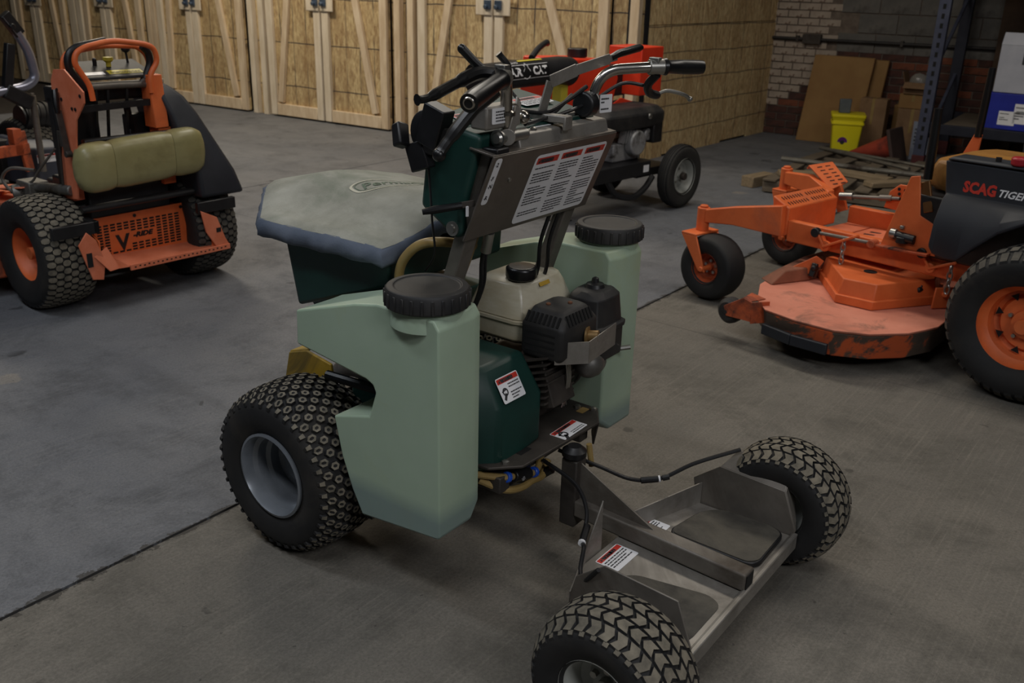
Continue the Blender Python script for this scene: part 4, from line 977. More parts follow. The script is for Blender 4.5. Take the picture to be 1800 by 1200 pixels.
m = MB(); m.tube([(.07, .315, .87), (.10, .315, .60)], .007, 8); m.tube([(.045, .315, .87), (.045, .315, .80)], .01, 8); vo('park_linkage', m, M_STEELB)
m = MB(); m.loft([[(.07, .17, 1.085), (.07, -.22, 1.085), (.24, -.20, 1.145), (.24, .12, 1.15)], [(.07, .17, 1.10), (.07, -.22, 1.10), (.24, -.20, 1.165), (.24, .12, 1.165)]]); cn = vo('control_panel', m, M_BLKD, .004)
pX = Vector((0, -1, 0)); pY = Vector((.17, 0, .063)).normalized(); pO = Vector((.075, .15, 1.1025))
m = MB(); m.quad(pO, pX, pY, .14, .32, .02, .06, .001); obj('warning_sticker', m, M_YSTK, cn, recalc=False)
m = MB(); row_print(m, pO, pX, pY, .15, .31, .057, .024, 3, .5, None, 0, .002); obj('print', m, M_INK, cn, recalc=False)
m = MB(); m.quad(pO, pX, pY, .01, .12, .02, .05, .001); obj('pale_sticker', m, M_WHT, cn, recalc=False)
m = MB(); m.lathe([(.012, 0), (.012, .02), (.024, .03), (.024, .045), (.001, .048)], (.17, -.03, 1.138), (0, 0, 1), 14); obj('choke_knob', m, M_YSTK, cn, label='yellow knob')
for q in ((.20, .14), (.19, .03)):
    m = MB(); m.lathe([(.010, 0), (.010, .035), (.006, .04)], (q[0], q[1], 1.14), (0, 0, 1), 10); obj('switch', m, M_BLK, cn)
m = MB(); m.tube([(.20, -.15, 1.145), (.20, -.145, 1.20)], .006, 8); m.ball((.20, -.145, 1.215), .022, (1, 1, .8)); obj('throttle', m, M_BLK, cn)
def hoop(x, pts, r, name, m_, dx=0):
    P = fillet([(x+dx*(1.25-z), y, z) for y, z in pts], .06, 5)
    mm = MB(); mm.tube(P, r, 12); return vo(name, mm, m_)
hoop(.03, [(.145, 1.0), (.150, 1.07), (.212, 1.175), (.200, 1.22), (.154, 1.245), (.016, 1.272), (-.15, 1.25), (-.20, 1.232), (-.216, 1.165), (-.160, 1.10), (-.163, 1.015)], .0135, 'reference_bar', M_ORG)
hoop(.13, [(.165, 1.05), (.225, 1.13), (.215, 1.185), (.19, 1.215), (-.0, 1.242), (-.17, 1.232), (-.215, 1.19), (-.225, 1.14), (-.19, 1.07)], .0125, 'steering_bar', M_ORG)
hoop(.08, [(.15, 1.05), (.22, 1.15), (.215, 1.21), (.17, 1.245), (.02, 1.268)], .017, 'foam_grip', M_BLK)
hoop(.08, [(-.165, 1.235), (-.197, 1.21), (-.205, 1.155), (-.165, 1.08)], .018, 'foam_grip', M_BLK)
m = MB(); m.tube([(.08, .15, 1.058), (.08, -.02, 1.058), (.08, -.20, 1.052)], .017, 12); m.tube([(.08, -.14, 1.058), (.085, -.17, 1.085)], .015, 10); vo('pivot_tube', m, M_STEELD)
m = MB()
for y in (.10, .04, -.06): m.bar((.08, y, 1.04), (.16, y, .62), .012, .012)
m.bar((.10, -.06, .95), (.30, -.20, .62), .03, .03); m.bar((.06, .2, .96), (.06, -.2, .97), .03, .03); vo('control_rod', m, M_BLK)
m = MB(); m.prism([(.02, .84), (.12, .84), (.12, 1.10), (.04, 1.10)], -.235, -.16, 'y'); m.bx(.03, .12, -.25, -.18, .55, .84); vo('tower_bracket', m, M_ORG, .004)
# poly fuel tank on the right
tl = lambda z, x0, x1, y0, y1: [(x0, y0, z), (x1, y0, z), (x1, y1, z), (x0, y1, z)]
m = MB(); m.loft([tl(.47, -.10, .35, -.58, -.31), tl(.60, -.10, .36, -.53, -.30), tl(.90, .0, .34, -.40, -.24), tl(.985, .02, .33, -.345, -.21), tl(1.03, .05, .31, -.30, -.215), tl(1.055, .08, .27, -.27, -.22)]); vo('fuel_tank', m, M_VTANK, .03, seg=3)
m = MB(); m.cyl((.12, -.255, 1.05), (.12, -.255, 1.072), .03, 16); vo('tank_neck', m, mat('pale_plastic', (130, 130, 116), (150, 150, 136), .6), .004)
# forward works: engine, hydraulics, deck
m = MB(); m.cyl((.55, -.10, .50), (.55, -.10, .72), .17, 24); m.bx(.40, .75, -.2, .1, .36, .52); vo('engine', m, M_BLKD, .01)
m = MB(); m.cyl((.42, .42, .53), (.36, .30, .55), .045, 14); m.bx(.28, .42, .30, .40, .48, .60); m.tube([(.05, .30, .585), (.22, .34, .58), (.40, .38, .56)], .025, 12); vo('hydraulic_motor', m, M_CAST, .006)
m = MB(); m.tube(spline([(.28, .36, .66), (.40, .42, .66), (.47, .44, .60), (.40, .42, .54), (.30, .36, .56)], 6), .008, 8); m.tube(spline([(.12, .32, .78), (.24, .36, .66), (.30, .38, .60), (.5, .4, .55)], 6), .006, 8); vo('hydraulic_line', m, M_STEELD)
m = MB(); m.plate([(.32, .30, .575), (.33, .42, .572), (.80, .46, .50), (.80, .30, .50)], .008); m.plate([(.30, .32, .50), (.29, .42, .485), (.9, .46, .42), (.9, .3, .44)], .02); vo('front_frame', m, M_ORGD, .003)
dk = [(.50, .72), (.62, .80), (.9, .80), (1.15, .66), (1.25, .4), (1.25, -.4), (1.1, -.7), (.6, -.7), (.45, -.4), (.45, .45)]
m = MB(); m.prism(dk, .10, .27, 'z'); vo('mower_deck', m, M_ORGS, .012)
m = MB(); m.bx(.50, 1.0, .45, .60, .274, .33); vo('deck_cover', m, M_BLK, .008)
for s in (1, -1):
    tire(V, (1.50, s*.38, .14), .14, .12, .07, 'none', rim_mat=M_ORG, side=s, name='caster_tire')
    m = MB(); m.bx(1.46, 1.54, s*.38-.085, s*.38+.085, .29, .31); m.bx(1.48, 1.52, s*.38+.075, s*.38+.085, .12, .31); m.bx(1.48, 1.52, s*.38-.085, s*.38-.075, .12, .31); m.cyl((1.5, s*.38, .3), (1.5, s*.38, .42), .025, 12); vo('caster_fork', m, M_ORG, .003)
    m = MB(); m.bar((1.5, s*.38, .40), (.75, s*.32, .45), .05, .05); vo('front_arm', m, M_ORG, .004)

# ------------------------------------------------------------------ second mower half out of the frame, with the bent roll bar
Eo = thing('zero_turn_mower', (-3.8, 6.8, 0), 146, 'dark mower at the left edge with bent grey roll bar, seen behind the stand-on mower', 'mower')
def eo(name, mb, m_, bevel=0, **k): return obj(name, mb, m_, Eo, bevel, **k)
M_ROPS = mat('blue_grey_tube', (128, 130, 146), (150, 152, 166), .3, .6)
m = MB(); m.tube(fillet([(-.4, -.10, 1.17), (-.4, -.165, 1.04), (-.4, -.185, .86), (-.4, -.10, .81), (-.4, .40, .76)], .09, 6), .032, 14); eo('roll_bar', m, M_ROPS)
m = MB(); m.bar((-.40, -.028, 1.29), (-.40, -.118, 1.155), .075, .05, (1, 0, 0)); m.cyl((-.44, -.05, 1.21), (-.46, -.05, 1.21), .02, 10); eo('roll_bar_hinge', m, M_BLK, .005)
m = MB(); m.quad((-.40, -.028, 1.29), (1, 0, 0), (0, -.09, -.135), -.032, .032, .005, .16, .027); eo('hinge_plate', m, M_WHT, recalc=False)
m = MB(); m.bar((-.40, -.04, 1.10), (-.40, .03, .80), .06, .05, (1, 0, 0)); eo('hinge_arm', m, M_BLK, .006)
m = MB(); m.tube([(-.40, -.14, .75), (-.40, -.135, .22)], .022, 12); m.cyl((-.40, -.14, .745), (-.40, -.14, .765), .014, 8); eo('lift_post', m, M_STEELD)
m = MB()
for k in range(9): m.cyl((-.1, -.20-.045*k, .565), (-.1, -.238-.045*k, .555), .105, 20)
m.cyl((-.1, -.20, .565), (-.1, -.62, .545), .098, 20); m.cyl((-.1, -.185, .565), (-.1, -.2, .565), .085, 16); eo('air_filter', m, M_BLK)
m = MB(); m.loft([[(-.35, -.04, .12), (-.35, -.33, .12), (.1, -.33, .12), (.1, -.04, .12)], [(-.35, -.05, .38), (-.35, -.32, .36), (.1, -.32, .38), (.1, -.05, .40)], [(-.28, -.09, .43), (-.28, -.30, .41), (.05, -.30, .42), (.05, -.09, .44)]]); eo('engine_shroud', m, mat('slate_shroud', (52, 56, 68), (66, 70, 82), .5), .012)
decal(Eo, 'shroud_decal', (-.352, -.13, .27), (0, -1, 0), (0, 0, 1), .17, .06, rows=4, head=.25, seed=61)
m = MB(); m.cyl((.1, -.4, .38), (.1, -.4, .46), .10, 20); m.bx(-.1, .5, -.45, .0, .2, .42); eo('engine', m, M_BLKD, .01)
m = MB(); m.bar((-.42, .60, .38), (-.42, -.045, .40), .04, .075); m.bar((-.42, .0, .52), (-.42, -.03, .24), .06, .03, (1, 0, 0)); m.bx(-.44, -.36, -.0, .06, .36, .54); eo('rear_frame', m, M_ORGS, .004)
m = MB(); m.bx(-.25, .3, .1, .6, .30, .62); m.bx(-.2, .3, .15, .6, .62, .9); eo('seat_base', m, M_BLK, .03)
m = MB(); m.bar((-.40, .05, .80), (-.40, -.12, .70), .1, .07, (1, 0, 0)); eo('roll_bar_bracket', m, M_BLK, .01)
for s in (1, -1): tire(Eo, (0, s*.42+.15, .28), .28, .24, .14, 'brick', lugmat=M_LUGD, rim_mat=M_ORG, side=s, name='rear_tire', lug_h=.006)
m = MB(); m.prism([(x+.1, y+.15) for x, y in dk], .10, .26, 'z'); eo('mower_deck', m, M_ORGS, .012)
# ================================================================== orange riding mower on the right
T = thing('riding_mower', (2.5, 3.97, 0), 131, 'large orange zero-turn riding mower with black fenders and wide deck, cut by the right edge', 'mower')
def to(name, mb, m_, bevel=0, parent=None, **k): return obj(name, mb, m_, parent or T, bevel, **k)
M_FEND = mat('blue_black_fender', (26, 29, 36), (36, 39, 46), .58, scale=4)
M_SEAT = mat('mustard_vinyl', (140, 96, 40), (164, 116, 54), .45, scale=3, dirt=(96, 62, 26), dpos=(.5, .75), stretch=(1, 4, 1))
M_DECK = mat('dusty_orange_deck', (200, 122, 98), (214, 138, 114), .75, scale=5, dirt=(118, 88, 74), dpos=(.55, .72), dscale=4)
M_DIRT = mat('grimy_orange', (120, 74, 54), (146, 90, 66), .8, scale=8, dirt=(78, 60, 50), dpos=(.45, .65))
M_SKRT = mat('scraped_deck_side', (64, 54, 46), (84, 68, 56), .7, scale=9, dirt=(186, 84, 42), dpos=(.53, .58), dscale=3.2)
for s in (1, -1):
    tire(T, (0, s*.475, .325), .326, .30, .178, 'block', lugmat=M_LUGD, rim_mat=M_ORG, rim_style='wheel', side=s, k=.045, name='rear_tire', lug_h=.007)
# triangular windows in the wheel disc
for k in range(8):
    a = 2*PI*k/8+.2; m = MB(); rr = .118
    c = Vector((rr*math.cos(a), .475+.120-.083, .325+rr*math.sin(a))); r1 = Vector((math.cos(a), 0, math.sin(a))); t1 = Vector((-math.sin(a), 0, math.cos(a)))
    m.prism([(0, 0)], 0, 0) if False else m.loft([[c-r1*.014+t1*.0, c+r1*.014+t1*.018, c+r1*.014-t1*.018], [c-r1*.014+Vector((0, .002, 0)), c+r1*.014+t1*.018+Vector((0, .002, 0)), c+r1*.014-t1*.018+Vector((0, .002, 0))]]); to('wheel_window', m, M_HOLE)
# frame rails and cross box
for s in (1, -1):
    y = .30 if s > 0 else -.28
    m = MB(); m.bar((1.30, y, .415), (-.35, y, .43), .045, .11); to('frame_rail', m, M_ORG, .006)
bp = [(1.405, .58), (1.30, .532), (1.30, .39), (1.385, .36)]
m = MB(); m.prism(bp, .325, -.13, 'y'); to('foot_box', m, M_ORG, .006)
fX = Vector((0, -1, 0)); fY = Vector((.105, 0, .048)).normalized(); fO = Vector((1.30, .325, .5345))
m = MB()
for r in range(2):
    for c in range(17):
        if c == 8: continue
        x = .035+.0235*c; m.quad(fO, fX, fY, x, x+.0065, .020+.045*r, .044+.045*r, .001)
to('tread_slot', m, M_HOLE, kind='stuff', recalc=False)
m = MB(); m.plate([(1.56, -.22, .652), (1.50, -.36, .668), (1.37, -.33, .580), (1.39, -.20, .548)], .008); m.plate([(1.56, -.22, .652), (1.62, -.30, .62), (1.56, -.40, .64), (1.50, -.36, .668)], .008); m.bar((1.40, -.27, .56), (1.34, -.27, .43), .06, .02, (0, 1, 0)); rp = to('raised_pedal', m, M_ORG, .002)
m = MB(); pa, pb, pc = Vector((1.56, -.22, .652)), Vector((1.50, -.36, .668)), Vector((1.39, -.20, .548)); pX_, pY_ = (pa-pc), (pb-pa)
for r in range(2):
    for c in range(6):
        o_ = pc+pX_*(.14+.14*c)+pY_*(.22+.34*r)+Vector((0, 0, .006)); m.add([o_, o_+pX_*.035, o_+pX_*.035+pY_*.2, o_+pY_*.2], [(0, 1, 2, 3)])
obj('pedal_slot', m, M_HOLE, rp, kind='stuff')
m = MB(); m.plate([(1.14, .25, .375), (1.14, -.25, .375), (.74, -.25, .385), (.74, .25, .385)], .01); fp = to('floor_pan', m, M_ORGD, .002)
m = MB()
for i in range(3):
    for j in range(6): m.box((1.06-.115*i, .17-.065*j, .3815), (.07, .022, .002), rotm(0, 0, 14))
obj('grip_slot', m, M_HOLE, fp, kind='stuff')
m = MB(); m.plate([(1.29, .25, .385), (1.29, -.25, .375), (1.15, -.25, .375), (1.15, .25, .378)], .01); to('floor_pan', m, M_ORGD, .002)
# caster arms, heads, forks and casters
m = MB(); m.loft([[(1.32, .36, .545), (1.32, .30, .545), (1.31, .30, .385), (1.31, .36, .385)], [(1.56, .45, .505), (1.56, .40, .505), (1.55, .40, .41), (1.55, .45, .41)], [(1.69, .51, .475), (1.69, .455, .475), (1.69, .455, .405), (1.69, .51, .405)]]); to('caster_arm', m, M_ORG, .005)
m = MB(); m.loft([[(1.345, -.16, .56), (1.345, -.10, .56), (1.33, -.10, .42), (1.33, -.16, .42)], [(1.55, -.27, .60), (1.55, -.22, .60), (1.55, -.22, .50), (1.55, -.27, .50)], [(1.78, -.37, .57), (1.78, -.33, .57), (1.78, -.33, .50), (1.78, -.37, .50)]]); to('caster_arm', m, M_ORG, .005)
for (hx, hy, hz, cx, cy) in ((1.715, .485, .385, 1.61, .50), (1.80, -.38, .49, 1.74, -.42)):
    m = MB(); m.cyl((hx, hy, hz-.03), (hx, hy, hz+.095), .034, 18); m.cyl((hx, hy, hz+.095), (hx, hy, hz+.107), .022, 12); to('caster_head', m, M_ORG, .004)
    m = MB(); w = .095; zt = hz-.04
    m.loft([[(hx+.05, cy-w, zt), (hx+.05, cy+w, zt), (hx-.05, cy+w, zt), (hx-.05, cy-w, zt)], [(hx+.05, cy-w, zt+.012), (hx+.05, cy+w, zt+.012), (hx-.05, cy+w, zt+.012), (hx-.05, cy-w, zt+.012)]])
    for q in (1, -1): m.loft([[(hx+.05, cy+q*w, zt), (hx-.05, cy+q*w, zt), (hx-.05, cy+q*(w-.01), zt), (hx+.05, cy+q*(w-.01), zt)], [(cx+.025, cy+q*w, .165), (cx-.02, cy+q*w, .165), (cx-.02, cy+q*(w-.01), .165), (cx+.025, cy+q*(w-.01), .165)]])
    m.cyl((cx, cy-w-.012, .18), (cx, cy+w+.012, .18), .014, 10)
    to('caster_fork', m, M_ORG, .003)
    tire(T, (cx, cy, .18), .181, .155, .08, 'none', k=.02, rim_mat=M_ORGS, side=1, name='caster_tire')
# deck with belt cover, roller, skid and brackets
top = [(1.30, .27), (1.215, .62), (1.08, .83), (.97, .925), (.80, .94), (.62, .915), (.50, .83), (.405, .68), (.365, .50), (.40, .28), (.46, .10), (.42, -.2), (.36, -.45), (.45, -.72), (.7, -.85), (1.0, -.80), (1.22, -.6), (1.30, -.3)]
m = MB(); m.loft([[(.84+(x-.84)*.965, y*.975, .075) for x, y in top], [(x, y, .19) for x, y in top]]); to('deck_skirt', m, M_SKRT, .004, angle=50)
m = MB(); m.loft([[(x, y, .191) for x, y in top], [(.84+(x-.84)*1.012, y*1.01, .205) for x, y in top]]); to('deck_top', m, M_DECK, .004, angle=50)
m = MB(); m.prism([(1.27, .55), (1.32, .2), (1.32, -.25), (1.12, -.3), (1.10, .38), (1.17, .60)], .206, .27, 'z', taper=[(1.20, .50), (1.25, .2), (1.25, -.2), (1.13, -.25), (1.11, .34), (1.15, .52)]); to('deck_step', m, M_DIRT, .006)
cb = [(1.10, .29), (.83, .575), (.66, .545), (.52, .21), (.60, .0), (1.05, .0)]
ct = [(1.075, .29), (.82, .55), (.668, .515), (.55, .20), (.62, .02), (1.03, .02)]
m = MB(); m.prism(cb, .207, .322, 'z', taper=ct); bc = to('belt_cover', m, M_ORG, .005)
m = MB(); m.prism([(.84+(x-.84)*1.02, .25+(y-.25)*1.02) for x, y in cb], .207, .248, 'z'); obj('cover_flange', m, M_ORG, bc, bevel=.003)
m = MB(); m.cyl((.80, .345, .322), (.80, .345, .3232), .032, 20); obj('cover_hole', m, M_HOLE, bc)
for x, y in ((.585, .235), (1.085, .33)):
    m = MB(); m.lathe([(.022, 0), (.018, .02), (.012, .035)], (x, y+.03, .275), (-.2, .9, .1), 6); m.box((x, y+.045, .265), (.03, .02, .07), rotm(20, 0, 0)); obj('cover_latch', m, M_BLK, bc, bevel=.004)
m = MB(); m.plate([(1.20, .42, .21), (1.09, .36, .24), (1.06, .33, .31), (1.10, .34, .33), (1.22, .46, .235)], .008); to('deck_bracket', m, M_ORG, .002)
m = MB(); m.plate([(.50, .30, .21), (.44, .20, .21), (.44, .20, .31), (.50, .29, .31)], .01); m.cyl((.47, .25, .28), (.46, .27, .28), .014, 10); to('deck_bracket', m, M_ORG, .004)
m = MB(); m.lathe([(.045, -.035), (.062, -.02), (.064, 0), (.062, .02), (.045, .035)], (1.175, .905, .138), (0, 1, 0), 24); m.cyl((1.175, .865, .138), (1.175, .95, .138), .010, 10); to('anti_scalp_roller', m, M_BLKD)
m = MB(); m.plate([(1.19, .945, .165), (1.17, .945, .12), (1.03, .95, .13), (1.03, .95, .225), (1.08, .95, .235)], .008); m.plate([(1.04, .95, .225), (1.08, .95, .235), (1.10, .86, .235), (1.02, .86, .225)], .006); m.plate([(1.03, .95, .12), (1.03, .95, .225), (.99, .87, .225), (.99, .87, .12)], .006); to('roller_bracket', m, M_ORGS, .002)
sk = [(.965, .94), (.80, .962), (.63, .94)]
for z0, z1, y0, m_ in ((.085, .135, .012, M_FEND),):
    m = MB()
    for p, q in zip(sk[:-1], sk[1:]): m.bar((p[0], p[1]+y0-.012, .115), (q[0], q[1]+y0-.012, .115), .022, .05)
    to('skid_bar', m, m_, .004)
# lift linkage on the near side
m = MB()
m.bar((1.10, .345, .455), (1.05, .345, .385), .012, .05, (0, 1, 0)); m.bar((1.06, .345, .39), (.90, .345, .475), .012, .055, (0, 1, 0)); m.cyl((1.055, .335, .392), (1.055, .362, .392), .026, 14); to('lift_arm', m, M_ORG, .003)
m = MB(); m.bar((.56, .345, .475), (.51, .345, .405), .012, .045, (0, 1, 0)); m.bar((.52, .345, .41), (.40, .345, .465), .012, .05, (0, 1, 0)); m.cyl((.515, .335, .412), (.515, .362, .412), .024, 14); to('lift_arm', m, M_ORG, .003)
m = MB(); m.tube([(1.11, .358, .452), (.56, .358, .473)], .009, 10); to('lift_rod', m, M_STEELD)
for x, z in ((1.11, .452), (.56, .474)):
    m = MB(); m.cyl((x, .345, z), (x, .375, z), .024, 14); to('rod_end', m, M_BLK, .004)
for cx, z0 in ((.955, .44), (.42, .43)):
    for k in range(4):
        m = MB(); c = Vector((cx, .355, z0-.032*k)); P = []
        for q in range(12):
            a = 2*PI*q/12; u, w = .011*math.cos(a), .021*math.sin(a)
            P.append(c+Vector((u if k % 2 else 0, 0 if k % 2 else u, w)))
        m.tube(P, .0045, 6, closed=True); to('chain_link', m, M_ZINC)
# control tower plates, levers
m = MB(); m.plate([(.765, .36, .47), (.735, .36, .58), (.675, .36, .805), (.632, .36, .815), (.60, .36, .64), (.50, .36, .60), (.50, .36, .47)], .008); to('lever_plate', m, M_ORG, .003)
m = MB(); m.plate([(1.10, -.26, .50), (1.08, -.26, .59), (1.03, -.26, .635), (.70, -.26, .645), (.70, -.26, .48)], .008); lp = to('lever_plate', m, M_ORG, .003)
m = MB()
for x, z in ((1.03, .61), (.995, .608), (1.025, .585), (1.02, .56), (.90, .61), (.87, .608)): m.lathe([(.009, 0), (.009, .001)], (x, -.255, z), (0, 1, 0), 10)
obj('plate_hole', m, M_HOLE, lp, kind='stuff')
m = MB(); m.plate([(.72, .28, .47), (.72, -.25, .47), (.70, -.25, .60), (.70, .28, .60)], .01); to('seat_riser', m, M_ORG, .003)
m = MB(); m.bar((.615, .34, .79), (.565, .36, .66), .045, .014, (0, 1, 0)); to('lever_base', m, mat('bronze_bracket', (98, 66, 36), (124, 88, 52), .4, .6), .004)
m = MB(); m.tube([(.611, .335, .80), (.617, .33, .96), (.622, .33, 1.11)], [.020, .021, .018], 14); to('drive_lever', m, M_BLKG, label='black foam drive lever')
m = MB(); m.loft([[(.735, -.245, .84), (.665, -.245, .84), (.665, -.26, .84), (.735, -.26, .84)], [(.695, -.245, .945), (.66, -.245, .945), (.66, -.26, .945), (.695, -.26, .945)]]); to('lever_base', m, M_ORG, .003)
m = MB(); m.tube([(.678, -.25, .93), (.676, -.25, 1.10), (.675, -.25, 1.255)], [.018, .019, .016], 14); to('drive_lever', m, M_BLKG)
m = MB(); m.cyl((.70, .37, .53), (.60, .37, .525), .022, 12); m.cyl((.66, .37, .50), (.66, .37, .53), .03, 12); to('damper', m, M_BLK, .004)
m = MB(); m.cyl((.72, .37, .535), (.69, .37, .535), .024, 12); m.cyl((.67, .37, .565), (.67, .37, .58), .012, 8); to('damper_cap', m, M_ZINC, .003)
m = MB(); m.plate([(.79, .40, .465), (.79, .33, .465), (.52, .33, .475), (.52, .40, .475)], .012); m.cyl((.79, .36, .47), (.79, .41, .47), .02, 12); to('damper_bracket', m, M_ORGS, .003)
m = MB(); m.tube([(1.30, -.20, .53), (1.02, -.255, .56)], .010, 10); m.tube([(1.12, -.235, .55), (1.06, -.248, .557)], .016, 10); to('gas_strut', m, M_STEELD)
m = MB(); m.cyl((1.33, -.2, .525), (1.26, -.21, .535), .022, 12); to('strut_end', m, M_ZINC)
# fenders with name lettering, seat, engine deck
fo = [(.475, .545), (.455, .517), (.40, .506), (.345, .509), (.285, .575), (.20, .655), (.10, .715), (0, .735), (-.12, .715), (-.26, .65), (-.35, .56), (-.45, .56), (-.55, .70)]
for s in (1, -1):
    m = MB()
    m.loft([[(x, s*.36, z+.02), (x, s*.50, z), (x, s*.505, z+.012), (x, s*.495, min(max(z+.05, .66), .748)), (x, s*.455, .752), (x, s*.43, .775), (x+(.03 if k == 0 else 0), s*.42, .91), (x+(.03 if k == 0 else 0), s*.36, .91)] for k, (x, z) in enumerate(fo)])
    fd = to('fender', m, M_FEND, .012, seg=3, angle=50)
    if s > 0:
        m = MB(); m.loft([[(.50, .30, .915), (.50, .43, .915), (-.56, .43, .925), (-.56, .30, .925)], [(.48, .30, .93), (.48, .42, .93), (-.56, .42, .94), (-.56, .30, .94)]]); obj('fender_top', m, M_FEND, fd, bevel=.012)
        m = MB(); m.text('SCAG', (.405, .4315, .795), (-1, 0, 0), (0, 0, 1), .062, 0, width=.138, bold=.003); m.v = [(x, .4315-(z-.775)*.074, z) for x, y, z in m.v]; obj('red_lettering', m, M_RED, fd, recalc=False)
        m = MB(); m.text('TIGER CAT', (.262, .4310, .798), (-1, 0, 0), (0, 0, 1), .042, 0, width=.225, bold=.001, shear=.3); m.v = [(x, .4315-(z-.775)*.074, z) for x, y, z in m.v]; obj('white_lettering', m, M_WHT, fd, recalc=False)
m = MB(); m.cyl((.21, .40, .93), (.21, .40, .965), .035, 18); to('fuel_cap', m, mat('red_plastic', (150, 24, 36), (170, 34, 44), .4), .008)
m = MB(); m.cyl((.30, .39, .93), (.30, .39, .95), .012, 10); to('key_switch', m, M_BLK)
sl = lambda z, q: [(x, y, z) for x, y in rbox(.05, .67*q, -.24*q, .27*q, .09)]
m = MB(); m.loft([sl(.74, .95), sl(.77, 1.0), sl(.83, 1.0), sl(.875, .97), sl(.895, .86)]); to('seat_cushion', m, M_SEAT, .012, seg=3)
m = MB(); m.loft([[(x*.35-.1+(z-.9)*-.3, y, z) for x, y in rbox(.02, .4, -.24, .26, .08)] for z in (.88, .95, 1.05)]); to('seat_back', m, M_SEAT, .02)
m = MB(); m.bx(.0, .68, -.30, .36, .46, .735); to('seat_base', m, M_BLK, .01)
m = MB(); m.bx(-.75, -.1, -.3, .3, .40, .80); m.cyl((-.4, 0, .8), (-.4, 0, .95), .2, 24); m.bx(-.3, -.05, -.34, -.1, .80, .97); to('engine', m, M_BLKD, .02)
m = MB(); m.bx(-.85, -.72, -.4, .4, .35, .55); to('rear_bumper', m, M_ORG, .01)
m = MB(); m.bx(-.2, .2, -.3, .3, .28, .36); to('hydro_drive', m, M_STEELB, .01)
# ================================================================== orange vacuum-chipper behind the sprayer
B = thing('chipper_vacuum', (1.0, 7.2, 0), 47, 'red wheeled chipper vacuum with black hose and engine, standing before the chipboard wall', 'chipper')
def bo(name, mb, m_, bevel=0, parent=None, **k): return obj(name, mb, m_, parent or B, bevel, **k)
M_BRED = mat('signal_red_paint', (214, 52, 26), (230, 66, 36), .42, scale=5)
M_CAST2 = mat('bright_cast_alloy', (150, 150, 150), (176, 176, 176), .5, .4, dirt=(70, 66, 60), scale=9, dscale=7)
M_HOSE = mat('black_hose', (22, 22, 24), (34, 34, 36), .5)
tire(B, (.04, -.27, .24), .238, .105, .128, 'rib', lugmat=M_RUB, rim_mat=M_WRIM, side=-1, k=.025, name='wheel_tire', rub=mat('grey_black_rubber', (40, 38, 36), (54, 52, 48), .8))
tire(B, (.04, .42, .24), .238, .105, .128, 'rib', lugmat=M_RUB, rim_mat=M_WRIM, side=1, k=.025, name='wheel_tire', rub=M_RUB)
m = MB(); m.cyl((.04, -.29, .24), (.04, -.325, .24), .028, 14); bo('hub_cap', m, M_STEELB, .004)
m = MB(); m.bx(-1.05, -.31, -.25, .36, .29, .39); m.cyl((.04, -.25, .24), (.04, .36, .24), .02, 10); m.bx(-.35, .10, -.16, .3, .25, .31); bo('chassis', m, M_BLK, .008)
m = MB(); m.rrect((-.40, -.2505, .315), (1, 0, 0), (0, 0, 1), .065, .05, .004, .001); bo('chassis_decal', m, M_WHT)
m = MB(); m.tube(spline([(-.78, -.22, .30), (-.70, -.24, .20), (-.52, -.25, .15), (-.36, -.24, .19), (-.24, -.22, .26)], 6), .022, 10); bo('tow_bar', m, M_HOSE)
m = MB(); m.bx(-1.0, -.94, .0, .06, 0, .29); m.bx(-1.03, -.91, -.03, .09, 0, .012); bo('support_leg', m, M_BLK, .004)
# engine
m = MB(); m.loft([lv(rbox(-.80, -.10, -.20, .22, .06), .62), lv(rbox(-.81, -.09, -.21, .23, .06), .66), lv(rbox(-.81, -.09, -.21, .23, .06), .72), lv(rbox(-.75, -.13, -.17, .2, .06), .765)]); bo('engine_cover', m, M_BLKD, .01)
m = MB(); m.lathe([(.05, 0), (.05, .02), (.035, .04), (.001, .045)], (-.62, .0, .775), (0, 0, 1), 16); bo('fuel_cap', m, M_BLK, .004)
m = MB(); m.bx(-.62, -.30, -.14, .2, .39, .52); m.cyl((-.42, -.14, .52), (-.42, -.21, .52), .09, 18); m.bx(-.30, -.18, -.10, .10, .45, .60); m.cyl((-.25, -.12, .56), (-.25, -.17, .56), .045, 14); bo('engine_block', m, M_CAST2, .012)
for k in range(5):
    m = MB(); m.box((-.55+.03*k, -.155, .57), (.006, .05, .09), rotm(0, 15, 0)); bo('cooling_fin', m, M_CAST2)
m = MB(); m.bx(-.24, -.13, -.205, .1, .50, .66); bo('muffler', m, M_BLK, .012)
m = MB(); m.ball((-.31, -.213, .70), .022, (1, .4, 1)); bo('cover_screw', m, M_ZINC)
# red body, chute and discharge tube with the maker's lettering
m = MB(); m.loft([[(-.95, .08, .60), (-.42, .08, .60), (-.42, .42, .60), (-.95, .42, .60)], [(-1.0, .06, .95), (-.35, .06, .95), (-.35, .44, .95), (-1.0, .44, .95)], [(-.98, .08, 1.10), (-.50, .08, 1.08), (-.50, .42, 1.08), (-.98, .42, 1.10)]]); bo('blower_housing', m, M_BRED, .012)
m = MB(); m.bx(-.17, .10, .0, .30, .81, 1.15); bo('chute_side', m, M_BRED, .006)
m = MB(); m.bx(-.50, -.14, .16, .40, .80, 1.02); bo('chute', m, M_BLK, .006)
m = MB(); m.plate([(-.40, .07, .52), (-.10, .07, .60), (-.05, .07, .74), (-.30, .07, .80), (-.55, .07, .70)], .01); bo('belt_shield', m, M_BRED, .003)
m = MB(); m.cyl((-.66, .2, 1.09), (-.66, .2, 1.15), .07, 18); bo('housing_cap', m, M_BLK, .006)
tA, tB = Vector((-1.89, -.05, 1.03)), Vector((-1.10, .0, 1.04))
